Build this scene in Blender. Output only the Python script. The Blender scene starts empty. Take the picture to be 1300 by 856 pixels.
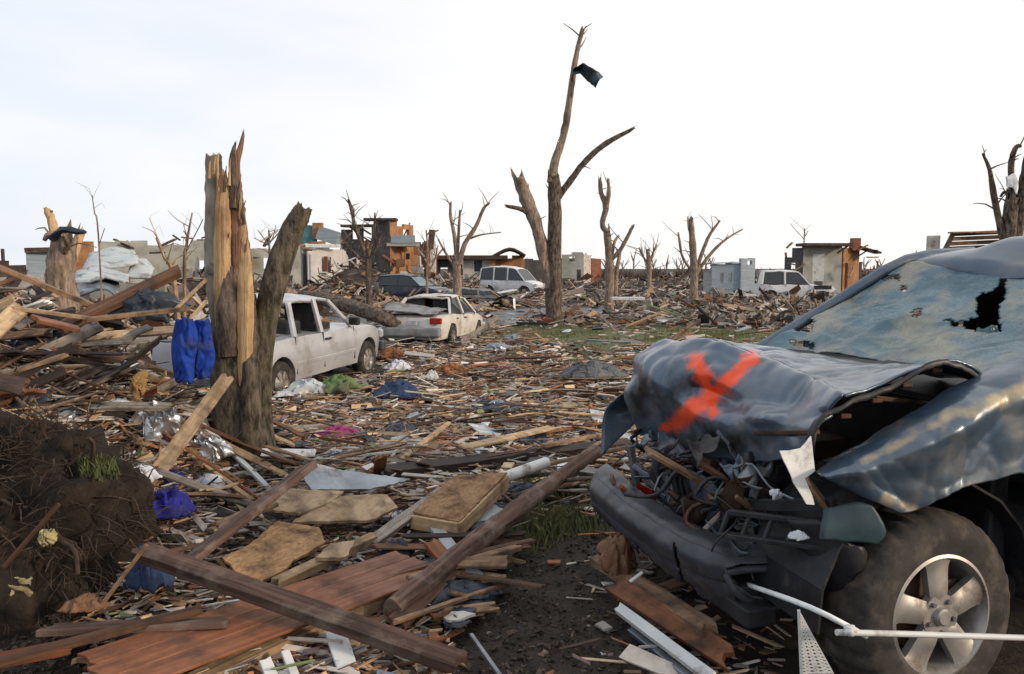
import bpy, bmesh, math, random
from mathutils import Vector, Matrix, noise
R = math.radians
rnd = random.Random(11)
S = bpy.context.scene
C = S.collection
# ------------------------------------------------------------------ camera
H = 1.70; PIT = R(5.03); F = 1000.0
cam = bpy.data.objects.new('camera', bpy.data.cameras.new('camera')); C.objects.link(cam)
cam.location = (0, 0, H); cam.rotation_euler = (R(90) - PIT, 0, 0)
cam.data.sensor_width = 36; cam.data.lens = 36 * F / 1300; cam.data.clip_start = .05; cam.data.clip_end = 3000
S.camera = cam
S.render.resolution_x = 1024; S.render.resolution_y = 674
# ------------------------------------------------------------------ sky
SUN_EL, SUN_AZ = 17, 112          # azimuth clockwise from +Y (north), sun on the right, a little behind the camera
W_ = bpy.data.worlds.new('World'); S.world = W_; W_.use_nodes = True
nt = W_.node_tree; nt.nodes.clear(); N_ = nt.nodes.new; L_ = nt.links.new
out = N_('ShaderNodeOutputWorld')
sky = N_('ShaderNodeTexSky'); sky.sky_type = 'NISHITA'; sky.sun_disc = False
sky.sun_elevation = R(SUN_EL); sky.sun_rotation = R(SUN_AZ); sky.dust_density = 2.0
bg1 = N_('ShaderNodeBackground'); bg1.inputs[1].default_value = 0.07; L_(sky.outputs[0], bg1.inputs[0])
tc = N_('ShaderNodeTexCoord'); mp = N_('ShaderNodeMapping'); mp.inputs['Scale'].default_value = (1.3, 1.3, 4.2)
mp.inputs['Rotation'].default_value = (0, R(14), R(20)); L_(tc.outputs['Generated'], mp.inputs[0])
nz = N_('ShaderNodeTexNoise'); nz.inputs['Scale'].default_value = 1.7; nz.inputs['Detail'].default_value = 5; nz.inputs['Roughness'].default_value = .5
L_(mp.outputs[0], nz.inputs['Vector'])
dt = N_('ShaderNodeVectorMath'); dt.operation = 'DOT_PRODUCT'; dt.inputs[1].default_value = (.62, .1, -.22); L_(tc.outputs['Generated'], dt.inputs[0])
ad = N_('ShaderNodeMath'); ad.operation = 'MULTIPLY_ADD'; L_(dt.outputs['Value'], ad.inputs[0]); ad.inputs[1].default_value = .95; L_(nz.outputs[0], ad.inputs[2])
cr = N_('ShaderNodeValToRGB'); e = cr.color_ramp.elements
e[0].position = .10; e[0].color = (.78, .835, .92, 1); e[1].position = .60; e[1].color = (1.0, .985, .965, 1)
m_ = cr.color_ramp.elements.new(.36); m_.color = (.935, .935, .965, 1)
L_(ad.outputs[0], cr.inputs[0])
bg2 = N_('ShaderNodeBackground'); bg2.inputs[1].default_value = 1.0; L_(cr.outputs[0], bg2.inputs[0])
mx = N_('ShaderNodeMixShader'); mx.inputs[0].default_value = .86; L_(bg1.outputs[0], mx.inputs[1]); L_(bg2.outputs[0], mx.inputs[2])
L_(mx.outputs[0], out.inputs[0])
# ------------------------------------------------------------------ sun
sd = bpy.data.lights.new('sun', 'SUN'); sd.energy = 2.3; sd.angle = R(6); sd.color = (1, .80, .60)
sun = bpy.data.objects.new('sun', sd); C.objects.link(sun)
sv = Vector((math.sin(R(SUN_AZ)) * math.cos(R(SUN_EL)), math.cos(R(SUN_AZ)) * math.cos(R(SUN_EL)), math.sin(R(SUN_EL))))
sun.rotation_euler = sv.to_track_quat('Z', 'Y').to_euler(); sun.location = sv * 60
S.view_settings.view_transform = 'Standard'; S.view_settings.look = 'None'; S.view_settings.gamma = 1
S.view_settings.exposure = 0.22; S.view_settings.use_curve_mapping = False
S.render.engine = 'CYCLES'; S.cycles.max_bounces = 5; S.cycles.diffuse_bounces = 3; S.cycles.caustics_reflective = False; S.cycles.caustics_refractive = False

# ------------------------------------------------------------------ point helpers
def ray(px, py):
    a = (px - 650) / F; b = -(py - 428) / F
    return Vector((a, math.cos(PIT) + b * math.sin(PIT), -math.sin(PIT) + b * math.cos(PIT)))
def atY(px, py, Y):
    r = ray(px, py); k = Y / r.y; return Vector((r.x * k, Y, H + r.z * k))
def sst(a, b, t):
    t = min(1, max(0, (t - a) / (b - a))); return t * t * (3 - 2 * t)
def g2(x, y, cx, cy, sx, sy): return math.exp(-((x - cx) / sx) ** 2 - ((y - cy) / sy) ** 2)
def fbm(x, y, z=0, o=4):
    return noise.fractal(Vector((x, y, z)), 1.0, 2.0, o)
def terr(x, y):
    z = -.36 * sst(5.2, 10, y)
    z += 1.42 * g2(x, y, -4.6, 6.8, 1.95, 1.35) - .36 * g2(x, y, -2.15, 6.0, .55, .9) + .32 * g2(x, y, -2.5, 4.6, 1.0, .9)
    z += .35 * g2(x, y, -6.5, 11, 3, 2.5)
    z += .06 * fbm(x * .35, y * .35) * sst(3, 14, y) + .03 * fbm(x * 1.7, y * 1.7, 3)
    if y > 30: z += .5 * sst(30, 60, y) * max(0, fbm(x * .12, y * .1, 7)) * (1 - sst(0, 1, 1 - min(1, abs(road_d(x, y)) / 7)))
    return z
RP = [Vector(p) for p in ((-40, 36), (-14, 29), (-2, 31), (5, 38), (13, 52), (26, 78), (60, 130), (120, 220))]
def road_d(x, y):
    q = Vector((x, y)); b = 1e9
    for a, c in zip(RP, RP[1:]):
        d = c - a; t = max(0, min(1, (q - a).dot(d) / d.length_squared)); b = min(b, (q - a - d * t).length)
    return b
def gz(px, py, dz=0.0):
    """point of the ground (plus dz) that the photograph shows at this spot"""
    r = ray(px, py); k = 1.5
    while k < 200:
        p = Vector((0, 0, H)) + r * k
        if p.z <= terr(p.x, p.y) + dz: break
        k *= 1.045
    lo, hi = k / 1.045, k
    for _ in range(7):
        m = (lo + hi) / 2; p = Vector((0, 0, H)) + r * m
        if p.z <= terr(p.x, p.y) + dz: hi = m
        else: lo = m
    return p
# ------------------------------------------------------------------ object helpers
def obj(name, V, Fc, m, parent=None, base=None, smooth=None, solid=0, bevel=0, matrix=None, mats=None, fm=None, sub=0):
    b = base if base is not None else Vector((0, 0, 0))
    me = bpy.data.meshes.new(name); me.from_pydata([tuple(Vector(v) - b) for v in V], [], Fc)
    me.update()
    for q in (mats or [m]): me.materials.append(q)
    if fm: me.polygons.foreach_set('material_index', fm)
    if smooth is not None:
        me.polygons.foreach_set('use_smooth', [True] * len(me.polygons))
        if smooth < 180: me.set_sharp_from_angle(angle=R(smooth))
    o = bpy.data.objects.new(name, me); C.objects.link(o)
    if parent: o.parent = parent
    if matrix is not None: o.matrix_world = matrix
    if sub: q = o.modifiers.new('sub', 'SUBSURF'); q.levels = q.render_levels = sub
    if solid: q = o.modifiers.new('solid', 'SOLIDIFY'); q.thickness = solid; q.offset = 0
    if bevel: q = o.modifiers.new('bevel', 'BEVEL'); q.width = bevel; q.segments = 2; q.limit_method = 'ANGLE'; q.angle_limit = R(35)
    return o
def tag(o, label=None, cat=None, group=None, kind=None):
    if label: o['label'] = label
    if cat: o['category'] = cat
    if group: o['group'] = group
    if kind: o['kind'] = kind
    return o
def thing(name, label, cat, loc, rz=0, group=None):
    o = bpy.data.objects.new(name, None); C.objects.link(o); o.location = loc; o.rotation_euler = (0, 0, rz)
    o.empty_display_size = .2
    return tag(o, label, cat, group)
class MB:
    def __init__(s): s.V = []; s.F = []; s.M = []; s.T = []
    def add(s, V, Fc, mi=0, col=None):
        n = len(s.V); s.V += [tuple(v) for v in V]; s.F += [tuple(i + n for i in f) for f in Fc]; s.M += [mi] * len(Fc)
        s.T += [col] * len(Fc)
    def box(s, c, d, mtx=None, mi=0, col=None):
        V = []
        for i in range(8):
            v = Vector(((i & 1) - .5, ((i >> 1) & 1) - .5, ((i >> 2) & 1) - .5)) * Vector((1, 1, 1)); v = Vector((v.x * d[0], v.y * d[1], v.z * d[2]))
            V.append((mtx @ v if mtx else v) + Vector(c))
        s.add(V, [(0, 2, 3, 1), (4, 5, 7, 6), (0, 1, 5, 4), (2, 6, 7, 3), (0, 4, 6, 2), (1, 3, 7, 5)], mi, col)
    def bar(s, a, b, w, t, up=(0, 0, 1), mi=0, col=None, taper=1):
        a = Vector(a); b = Vector(b); x = (b - a).normalized(); u = Vector(up)
        y = u.cross(x)
        if y.length < 1e-3: y = Vector((1, 0, 0)).cross(x)
        y.normalize(); z = x.cross(y); V = []
        for p, k in ((a, 1), (b, taper)):
            for sy, sz in ((-1, -1), (1, -1), (1, 1), (-1, 1)): V.append(p + y * sy * w / 2 * k + z * sz * t / 2 * k)
        s.add(V, [(0, 3, 2, 1), (4, 5, 6, 7), (0, 1, 5, 4), (1, 2, 6, 5), (2, 3, 7, 6), (3, 0, 4, 7)], mi, col)
    def quad(s, *p, mi=0, col=None): s.add(p, [tuple(range(len(p)))], mi, col)
    def tube(s, pts, seg=10, nz=0.0, jag=0.0, sm=3, mi=0, seed=0, flat=1.0, cap=True):
        V, Fc = tube(pts, seg, nz, jag, sm, seed, flat, cap); s.add(V, Fc, mi)
    def lathe(s, prof, n=32, axis='y', c=(0, 0, 0), close=False, mi=0, fn=None):
        V = []; k = len(prof)
        for i in range(n):
            a = 2 * math.pi * i / n
            for j, (r, h) in enumerate(prof):
                rr = r + (fn(a, j) if fn else 0)
                p = (rr * math.cos(a), h, rr * math.sin(a)) if axis == 'y' else (rr * math.cos(a), rr * math.sin(a), h)
                V.append(Vector(p) + Vector(c))
        Fc = []
        for i in range(n):
            i2 = (i + 1) % n
            for j in range(k if close else k - 1):
                j2 = (j + 1) % k; Fc.append((i * k + j, i2 * k + j, i2 * k + j2, i * k + j2))
        s.add(V, Fc, mi)
    def build(s, name, m, parent=None, **kw):
        mats = kw.pop('mats', None); tint = any(t is not None for t in s.T)
        o = obj(name, s.V, s.F, m, parent, mats=mats, fm=s.M if mats else None, **kw)
        if tint:
            at = o.data.attributes.new('tint', 'FLOAT_COLOR', 'FACE'); fl = []
            for t in s.T: fl += [*(t or (.2, .2, .2)), 1]
            at.data.foreach_set('color', fl)
        return o
def crv(P, t):
    n = len(P) - 1; i = min(int(t * n), n - 1); f = t * n - i
    a, b, c, d = P[max(i - 1, 0)], P[i], P[i + 1], P[min(i + 2, n)]
    return .5 * ((2 * b) + (c - a) * f + (2 * a - 5 * b + 4 * c - d) * f * f + (3 * b - a - 3 * c + d) * f ** 3)
def patch(ctrl, nu, nv):
    rows = [[crv(r, j / nv) for j in range(nv + 1)] for r in ctrl]
    V = []
    for i in range(nu + 1):
        for j in range(nv + 1): V.append(crv([r[j] for r in rows], i / nu))
    Fc = [(i * (nv + 1) + j, i * (nv + 1) + j + 1, (i + 1) * (nv + 1) + j + 1, (i + 1) * (nv + 1) + j) for i in range(nu) for j in range(nv)]
    return V, Fc
def tube(pts, seg=10, nz=0.0, jag=0.0, sm=3, seed=0, flat=1.0, cap=True):
    P = [Vector(p[0]) for p in pts]; Rr = [p[1] for p in pts]; n = (len(P) - 1) * sm
    Q = [crv(P, i / n) for i in range(n + 1)] if sm > 1 else P
    if sm == 1: n = len(P) - 1
    V = []; up = Vector((0.13, 1, .21)).normalized()
    for i, q in enumerate(Q):
        t = (Q[min(i + 1, n)] - Q[max(i - 1, 0)]).normalized()
        x = up.cross(t); x = x.normalized() if x.length > .05 else Vector((1, 0, 0)); y = t.cross(x)
        f = i / n * (len(Rr) - 1); k = min(int(f), len(Rr) - 2); r = Rr[k] * (1 - (f - k)) + Rr[k + 1] * (f - k)
        for s in range(seg):
            a = 2 * math.pi * s / seg
            d = x * math.cos(a) + y * math.sin(a) * flat
            rr = r * (1 + nz * noise.noise(Vector((math.cos(a) * 1.7 + seed, math.sin(a) * 1.7, q.length * 1.2 / max(r * 3, .15)))) + nz * .6 * noise.noise(Vector((math.cos(a) * 5 + seed, math.sin(a) * 5, q.length * 3))))
            p = q + d * rr
            if jag and i == n: p = p + t * jag * (noise.noise(Vector((math.cos(a) * 2.2 + seed * 3.1, math.sin(a) * 2.2, 5))) * 1.6 + random.Random(seed * 97 + s).uniform(-.4, .6))
            V.append(p)
    Fc = [(i * seg + s, i * seg + (s + 1) % seg, (i + 1) * seg + (s + 1) % seg, (i + 1) * seg + s) for i in range(n) for s in range(seg)]
    if cap:
        c0 = len(V); V.append(Q[0]); V.append(Q[n] - (Q[n] - Q[n - 1]).normalized() * Rr[-1] * .2 - (jag * .4) * (Q[n] - Q[n - 1]).normalized())
        Fc += [(c0, (s + 1) % seg, s) for s in range(seg)] + [(c0 + 1, n * seg + s, n * seg + (s + 1) % seg) for s in range(seg)]
    return V, Fc
# ------------------------------------------------------------------ materials
MATS = {}
def mat(name, c1, c2=None, rough=.8, sc=(3, 3, 3), det=5, bump=.3, bsc=None, metal=0, spec=.3, rand=.25, c3=None, c3pos=(.55, .7), c3sc=2.0, coat=0, attr=None, attr2=None, chips=0, bstr=.01, trans=0, alpha=1, emis=None, nrmp=(.32, .68)):
    if name in MATS: return MATS[name]
    m = bpy.data.materials.new(name); m.use_nodes = True; t = m.node_tree; n = t.nodes.new; l = t.links.new
    P = t.nodes['Principled BSDF']; P.inputs['Roughness'].default_value = rough; P.inputs['Metallic'].default_value = metal
    P.inputs['Specular IOR Level'].default_value = spec; P.inputs['Coat Weight'].default_value = coat; P.inputs['Coat Roughness'].default_value = .15
    P.inputs['Transmission Weight'].default_value = trans; P.inputs['Alpha'].default_value = alpha
    tcn = n('ShaderNodeTexCoord'); mpn = n('ShaderNodeMapping'); mpn.inputs['Scale'].default_value = sc; l(tcn.outputs['Object'], mpn.inputs[0])
    oi = n('ShaderNodeObjectInfo'); vm = n('ShaderNodeVectorMath'); vm.operation = 'ADD'; l(mpn.outputs[0], vm.inputs[0])
    cx = n('ShaderNodeVectorMath'); cx.operation = 'SCALE'; cx.inputs[0].default_value = (7, 11, 5); l(oi.outputs['Random'], cx.inputs['Scale']); l(cx.outputs[0], vm.inputs[1])
    if chips: nz = n('ShaderNodeTexVoronoi'); nz.inputs['Scale'].default_value = chips; src = nz.outputs['Color']
    else: nz = n('ShaderNodeTexNoise'); nz.inputs['Scale'].default_value = 1; nz.inputs['Detail'].default_value = det; nz.inputs['Roughness'].default_value = .62; src = nz.outputs[0]
    l(vm.outputs[0], nz.inputs['Vector'])
    rp = n('ShaderNodeValToRGB'); rp.color_ramp.elements[0].position, rp.color_ramp.elements[1].position = nrmp
    c2 = c2 or tuple(x * .6 for x in c1)
    rp.color_ramp.elements[0].color = (*c2, 1); rp.color_ramp.elements[1].color = (*c1, 1); l(src, rp.inputs[0]); col = rp.outputs[0]
    def mixc(fac, a, b, mode='MIX'):
        x = n('ShaderNodeMix'); x.data_type = 'RGBA'; x.blend_type = mode
        if isinstance(fac, (int, float)): x.inputs[0].default_value = fac
        else: l(fac, x.inputs[0])
        for k, q in ((6, a), (7, b)):
            if isinstance(q, tuple): x.inputs[k].default_value = (*q, 1)
            else: l(q, x.inputs[k])
        return x.outputs[2]
    if attr:  # per piece colour of a heap of many pieces
        an = n('ShaderNodeAttribute'); an.attribute_name = attr; col = mixc(1.0, an.outputs['Color'], col, 'MULTIPLY')
    if c3:
        n3 = n('ShaderNodeTexNoise'); n3.inputs['Scale'].default_value = c3sc; n3.inputs['Detail'].default_value = 6; n3.inputs['Roughness'].default_value = .65
        l(tcn.outputs['Object'], n3.inputs['Vector'])
        r3 = n('ShaderNodeValToRGB'); r3.color_ramp.elements[0].position, r3.color_ramp.elements[1].position = c3pos; l(n3.outputs[0], r3.inputs[0])
        col = mixc(r3.outputs[0], col, c3)
        rr = n('ShaderNodeMapRange'); rr.inputs[3].default_value = rough; rr.inputs[4].default_value = min(1, rough + .3); l(r3.outputs[0], rr.inputs[0]); l(rr.outputs[0], P.inputs['Roughness'])
    if attr2:  # marks fixed on the surface: [(attribute, colour, noise scale)]
        cfac = None
        for nm, cc, ns in attr2:
            an = n('ShaderNodeAttribute'); an.attribute_name = nm
            n4 = n('ShaderNodeTexNoise'); n4.inputs['Scale'].default_value = ns; n4.inputs['Detail'].default_value = 6; l(tcn.outputs['Object'], n4.inputs['Vector'])
            ma = n('ShaderNodeMath'); ma.operation = 'MULTIPLY_ADD'; l(n4.outputs[0], ma.inputs[0]); ma.inputs[1].default_value = .9; l(an.outputs['Fac'], ma.inputs[2])
            r4 = n('ShaderNodeMapRange'); r4.inputs[1].default_value = .76; r4.inputs[2].default_value = 1.10; l(ma.outputs[0], r4.inputs[0])
            col = mixc(r4.outputs[0], col, cc)
            inv = n('ShaderNodeMapRange'); inv.inputs[3].default_value = coat if cfac is None else 1; inv.inputs[4].default_value = 0; l(r4.outputs[0], inv.inputs[0])
            if cfac is None: cfac = inv.outputs[0]
            else:
                mm = n('ShaderNodeMath'); mm.operation = 'MULTIPLY'; l(cfac, mm.inputs[0]); l(inv.outputs[0], mm.inputs[1]); cfac = mm.outputs[0]
        l(cfac, P.inputs['Coat Weight'])
    if rand:
        hs = n('ShaderNodeHueSaturation'); mr = n('ShaderNodeMapRange'); mr.inputs[3].default_value = 1 - rand; mr.inputs[4].default_value = 1 + rand
        l(oi.outputs['Random'], mr.inputs[0]); l(mr.outputs[0], hs.inputs['Value']); l(col, hs.inputs['Color']); col = hs.outputs[0]
    l(col, P.inputs['Base Color'])
    if emis: P.inputs['Emission Color'].default_value = (*emis, 1)
    if bump:
        bp = n('ShaderNodeBump'); bp.inputs['Strength'].default_value = bump; bp.inputs['Distance'].default_value = bstr
        if bsc:
            nb = n('ShaderNodeTexNoise'); nb.inputs['Scale'].default_value = bsc; nb.inputs['Detail'].default_value = 6; l(tcn.outputs['Object'], nb.inputs['Vector']); l(nb.outputs[0], bp.inputs['Height'])
        else: l(nz.outputs[0] if not chips else nz.outputs['Distance'], bp.inputs['Height'])
        l(bp.outputs[0], P.inputs['Normal'])
    MATS[name] = m; return m
def wood(name, c1, c2, dirt=(.05, .035, .025), dp=(.5, .72), rough=.75):
    return mat(name, c1, c2, rough, (1.8, 34, 34), 9, .9, rand=.32, c3=dirt, c3pos=(dp[0] - .02, dp[1] - .01), c3sc=6.5, bstr=.008, nrmp=(.38, .62))
M = dict(
    pale=wood('pale wood', (.48, .35, .21), (.29, .19, .105), (.13, .09, .06), (.46, .72)),
    tan=wood('tan wood', (.30, .19, .11), (.16, .095, .055), (.055, .04, .03), (.46, .70)),
    brown=wood('brown wood', (.15, .075, .042), (.065, .034, .022)),
    red=mat('red stained wood', (.26, .10, .042), (.14, .048, .022), .5, (1.4, 22, 22), 9, .25, rand=.12, c3=(.075, .04, .026), c3pos=(.47, .70), c3sc=5, bstr=.004, nrmp=(.36, .64)),
    grey=wood('grey weathered wood', (.26, .225, .19), (.13, .11, .092)),
    dark=wood('dark wood', (.055, .036, .030), (.022, .016, .014), (.10, .075, .06), (.55, .8)),
    rustbeam=wood('reddish dark beam', (.135, .078, .058), (.042, .025, .02), (.19, .15, .12), (.52, .74), .85),
    osb=mat('strand board', (.44, .26, .12), (.22, .12, .055), .7, (11, 24, 9), 4, .5, chips=3.6, c3=(.09, .055, .035), c3pos=(.47, .68), c3sc=6, bstr=.004, nrmp=(.0, 1)),
    ply=mat('plywood', (.44, .32, .20), (.27, .18, .105), .75, (3, 22, 10), 8, .6, c3=(.12, .085, .06), c3pos=(.45, .66), c3sc=6, bstr=.004),
    white=mat('white paint', (.72, .72, .70), (.55, .56, .55), .55, (3, 12, 3), 5, .3, c3=(.22, .19, .16), c3pos=(.56, .72), c3sc=5),
    siding=mat('pale siding', (.46, .50, .50), (.34, .37, .38), .6, (2, 18, 2), 4, .3, c3=(.16, .13, .11), c3pos=(.52, .72), c3sc=3),
    drywall=mat('plasterboard', (.60, .57, .52), (.40, .37, .33), .85, (3, 3, 3), 5, .3, c3=(.2, .15, .11), c3pos=(.5, .7), c3sc=3),
    metal=mat('galvanised sheet', (.34, .37, .40), (.18, .20, .22), .38, (4, 4, 4), 5, .35, metal=.6, c3=(.10, .065, .045), c3pos=(.55, .72), c3sc=3),
    shingle=mat('roof felt', (.13, .135, .14), (.06, .062, .066), .9, (30, 30, 30), 3, .5, c3=(.2, .17, .14), c3pos=(.6, .75)),
    foil=mat('foil insulation', (.75, .76, .78), (.35, .36, .38), .28, (9, 9, 9), 4, .6, metal=.85, c3=(.12, .1, .09), c3pos=(.52, .7), c3sc=6),
    blue=mat('blue cloth', (.008, .05, .34), (.005, .025, .18), .8, (9, 9, 9), 4, .4, c3=(.06, .055, .07), c3pos=(.52, .72), c3sc=9, rand=.05),
    purple=mat('blue violet cloth', (.024, .026, .28), (.010, .012, .11), .85, (9, 9, 9), 4, .4, c3=(.06, .055, .07), c3pos=(.52, .72), c3sc=9, rand=.05),
    denim=mat('denim', (.035, .06, .13), (.018, .03, .07), .9, (30, 30, 30), 4, .4, rand=.05),
    wcloth=mat('white cloth', (.66, .68, .72), (.42, .44, .48), .9, (9, 9, 9), 4, .3, c3=(.2, .16, .13), c3pos=(.55, .75), c3sc=5),
    pink=mat('pink cloth', (.50, .07, .24), (.25, .03, .14), .8, (9, 9, 9), 4, .3, c3=(.16, .10, .10), c3pos=(.46, .62), c3sc=7, rand=.1),
    tarp=mat('dark tarpaulin', (.035, .045, .06), (.018, .022, .03), .42, (4, 4, 4), 4, .4, c3=(.11, .09, .07), c3pos=(.58, .75)),
    greenp=mat('green plastic', (.15, .25, .08), (.07, .13, .04), .6, (6, 6, 6), 4, .3, c3=(.10, .09, .06), c3pos=(.44, .62), rand=.05),
    orange=mat('orange board', (.31, .13, .055), (.15, .06, .028), .75, (2, 18, 18), 7, .5, c3=(.07, .04, .028), c3pos=(.44, .66), c3sc=6),
    yellow=mat('yellow foam', (.36, .22, .08), (.2, .11, .04), .9, (12, 12, 12), 4, .6),
    cream=mat('cream foam', (.42, .36, .20), (.2, .16, .08), .95, (14, 14, 14), 4, .8),
    leather=mat('brown hide', (.20, .105, .058), (.085, .042, .024), .75, (5, 5, 5), 5, .5, c3=(.06, .035, .02), rand=.05),
    soil=mat('dark soil', (.032, .023, .017), (.010, .008, .006), .97, (6, 6, 6), 7, 1, c3=(.055, .038, .026), c3pos=(.5, .7), c3sc=5, bstr=.05),
    root=mat('root fibre', (.058, .040, .028), (.022, .015, .011), .95, (8, 8, 8), 4, .3),
    bark=mat('bark', (.175, .135, .105), (.035, .026, .02), .95, (13, 13, 4.5), 10, 1, nrmp=(.38, .60), c3=(.06, .065, .03), c3pos=(.55, .72), c3sc=1.6, bstr=.05, rand=.15),
    barkh=mat('rough fallen bark', (.17, .135, .11), (.04, .032, .026), .95, (9, 9, 9), 9, 1, nrmp=(.36, .64), bstr=.05, rand=.1),
    barkg=mat('mossy bark', (.155, .125, .092), (.030, .026, .019), .95, (19, 19, 7), 10, 1, nrmp=(.38, .60), c3=(.060, .064, .026), c3pos=(.52, .72), c3sc=2.2, bstr=.04, rand=0),
    barkp=mat('pale peeling bark', (.36, .33, .27), (.15, .13, .10), .9, (7, 7, 4), 6, .8, c3=(.07, .06, .05), c3pos=(.56, .68), c3sc=5, bstr=.03, rand=0),
    bare=mat('bare torn wood', (.60, .41, .21), (.36, .21, .10), .75, (26, 26, 1.1), 6, 1, c3=(.20, .10, .05), c3pos=(.52, .7), c3sc=1.7, bstr=.03, rand=.1),
    bareo=mat('orange torn heartwood', (.30, .165, .095), (.11, .058, .036), .8, (26, 26, 1.3), 6, 1, c3=(.5, .33, .17), c3pos=(.56, .7), c3sc=2.2, bstr=.04, rand=.1),
    barer=mat('weathered bare wood', (.34, .26, .195), (.11, .078, .058), .9, (18, 18, 4.0), 10, 1, nrmp=(.36, .62), c3=(.10, .07, .05), c3pos=(.5, .7), c3sc=1.2, bstr=.03, rand=.1),
    rubber=mat('dusty rubber', (.050, .043, .038), (.022, .020, .019), .85, (9, 9, 9), 6, .6, c3=(.105, .085, .068), c3pos=(.5, .68), c3sc=7, rand=.1),
    alloy=mat('dirty alloy', (.42, .40, .37), (.26, .24, .22), .42, (6, 6, 6), 5, .2, metal=.55, c3=(.13, .10, .08), c3pos=(.5, .68), c3sc=7, rand=.05),
    black=mat('black plastic', (.028, .029, .033), (.013, .013, .015), .45, (7, 7, 7), 5, .3, c3=(.085, .07, .06), c3pos=(.54, .74), c3sc=5, rand=.1),
    bumperm=mat('scuffed grey bumper', (.068, .070, .082), (.030, .031, .038), .40, (7, 7, 7), 5, .3, c3=(.12, .10, .085), c3pos=(.56, .75), c3sc=6, rand=0),
    greyplastic=mat('grey plastic', (.105, .11, .135), (.06, .062, .078), .5, (5, 5, 5), 4, .2, c3=(.16, .14, .12)),
    rust=mat('rusty dirty steel', (.10, .055, .033), (.032, .022, .018), .7, (8, 8, 8), 5, .5, metal=.3, c3=(.19, .09, .04), c3pos=(.55, .75)),
    steel=mat('dull steel', (.24, .26, .29), (.10, .11, .12), .4, (8, 8, 8), 5, .3, metal=.6, c3=(.12, .09, .07)),
    teal=mat('grey green panel', (.055, .095, .115), (.03, .055, .068), .45, (6, 6, 6), 4, .3, c3=(.10, .09, .08)),
    suv=mat('slate blue dusty paint', (.074, .115, .162), (.044, .073, .108), .32, (3, 3, 3), 5, .12, coat=.5, spec=.5, rand=0, metal=.25,
            c3=(.15, .15, .145), c3pos=(.48, .74), c3sc=5.0, bsc=9, attr2=[('grime', (.018, .018, .022), 12), ('mud', (.42, .34, .21), 13), ('xpaint', (.86, .085, .018), 17)]),
    silver=mat('silver beige paint', (.50, .50, .52), (.40, .40, .41), .30, (2, 2, 2), 4, .05, metal=.35, coat=.3, rand=0, c3=(.20, .155, .12), c3pos=(.55, .8), c3sc=1.8),
    creamp=mat('cream car paint', (.62, .60, .55), (.48, .45, .40), .38, (2, 2, 2), 5, .05, coat=.2, rand=0, c3=(.20, .14, .10), c3pos=(.52, .75), c3sc=2.2),
    whitep=mat('white car paint', (.66, .67, .68), (.5, .5, .5), .4, (2, 2, 2), 5, .05, coat=.2, rand=0, c3=(.25, .2, .17), c3pos=(.6, .8), c3sc=1.8),
    darkp=mat('dark blue car paint', (.028, .04, .062), (.016, .022, .034), .35, (2, 2, 2), 5, .05, coat=.3, rand=0, c3=(.12, .1, .085), c3pos=(.56, .8), c3sc=1.8),
    greyp=mat('crushed grey car paint', (.25, .26, .27), (.1, .1, .1), .45, (2, 2, 2), 5, .05, rand=0, c3=(.1, .07, .05), c3pos=(.5, .7), c3sc=2.2),
    glass=mat('dark car glass', (.018, .024, .028), (.010, .012, .014), .12, (2, 2, 2), 3, 0, spec=.6, rand=0),
    seatm=mat('dark upholstery', (.035, .033, .033), (.016, .015, .015), .9, (9, 9, 9), 4, .3),
    redl=mat('red lens', (.34, .015, .012), (.2, .01, .01), .25, (6, 6, 6), 3, .1, rand=0),
    lens=mat('clear lens', (.45, .47, .5), (.25, .26, .28), .2, (6, 6, 6), 3, .1, rand=0),
    asphalt=mat('wet asphalt', (.115, .122, .132), (.060, .064, .070), .50, (1.1, 1.1, 1.1), 7, .3, rand=0, c3=(.12, .095, .07), c3pos=(.56, .72), c3sc=.6),
    plaster=mat('pale plaster', (.60, .56, .52), (.46, .43, .40), .85, (1.5, 1.5, 1.5), 5, .2, rand=.04, c3=(.28, .22, .17), c3pos=(.58, .75), c3sc=.7),
    wallg=mat('grey green wall', (.38, .38, .35), (.24, .245, .22), .85, (1.2, 1.2, 1.2), 5, .2, rand=.04, c3=(.16, .15, .09), c3pos=(.52, .7), c3sc=.35),
    wallb=mat('blue grey siding', (.30, .36, .40), (.20, .25, .29), .7, (.8, .8, 9), 3, .3, rand=.04, c3=(.16, .14, .12), c3pos=(.58, .75), c3sc=.6),
    walld=mat('dark render wall', (.105, .10, .095), (.055, .052, .05), .9, (1.5, 1.5, 1.5), 5, .2, rand=.04, c3=(.16, .12, .09), c3pos=(.56, .75), c3sc=.8),
    walls=mat('orange sheathing wall', (.40, .21, .10), (.22, .10, .045), .85, (1.2, 1.2, 1.2), 5, .2, rand=.06, c3=(.12, .06, .035), c3pos=(.52, .72), c3sc=1),
    brick=mat('brick', (.24, .10, .06), (.14, .055, .035), .9, (3, 3, 9), 4, .3, c3=(.2, .15, .12)),
    roofb=mat('brown roof', (.085, .060, .048), (.045, .032, .026), .9, (4, 4, 4), 4, .3, c3=(.15, .11, .08)),
    leaf=mat('grass blade', (.13, .15, .055), (.07, .085, .03), .8, (2, 2, 2), 3, 0, c3=(.16, .13, .06), c3pos=(.48, .65), c3sc=1.5),
    heap=mat('mixed debris', (1, 1, 1), (.70, .65, .60), .8, (14, 14, 14), 5, .5, attr='tint', rand=0, c3=(.065, .047, .035), c3pos=(.60, .80), c3sc=4, bstr=.01),
    teald=mat('teal cladding', (.10, .26, .27), (.06, .16, .17), .7, (2, 2, 2), 4, .2),
)
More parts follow.
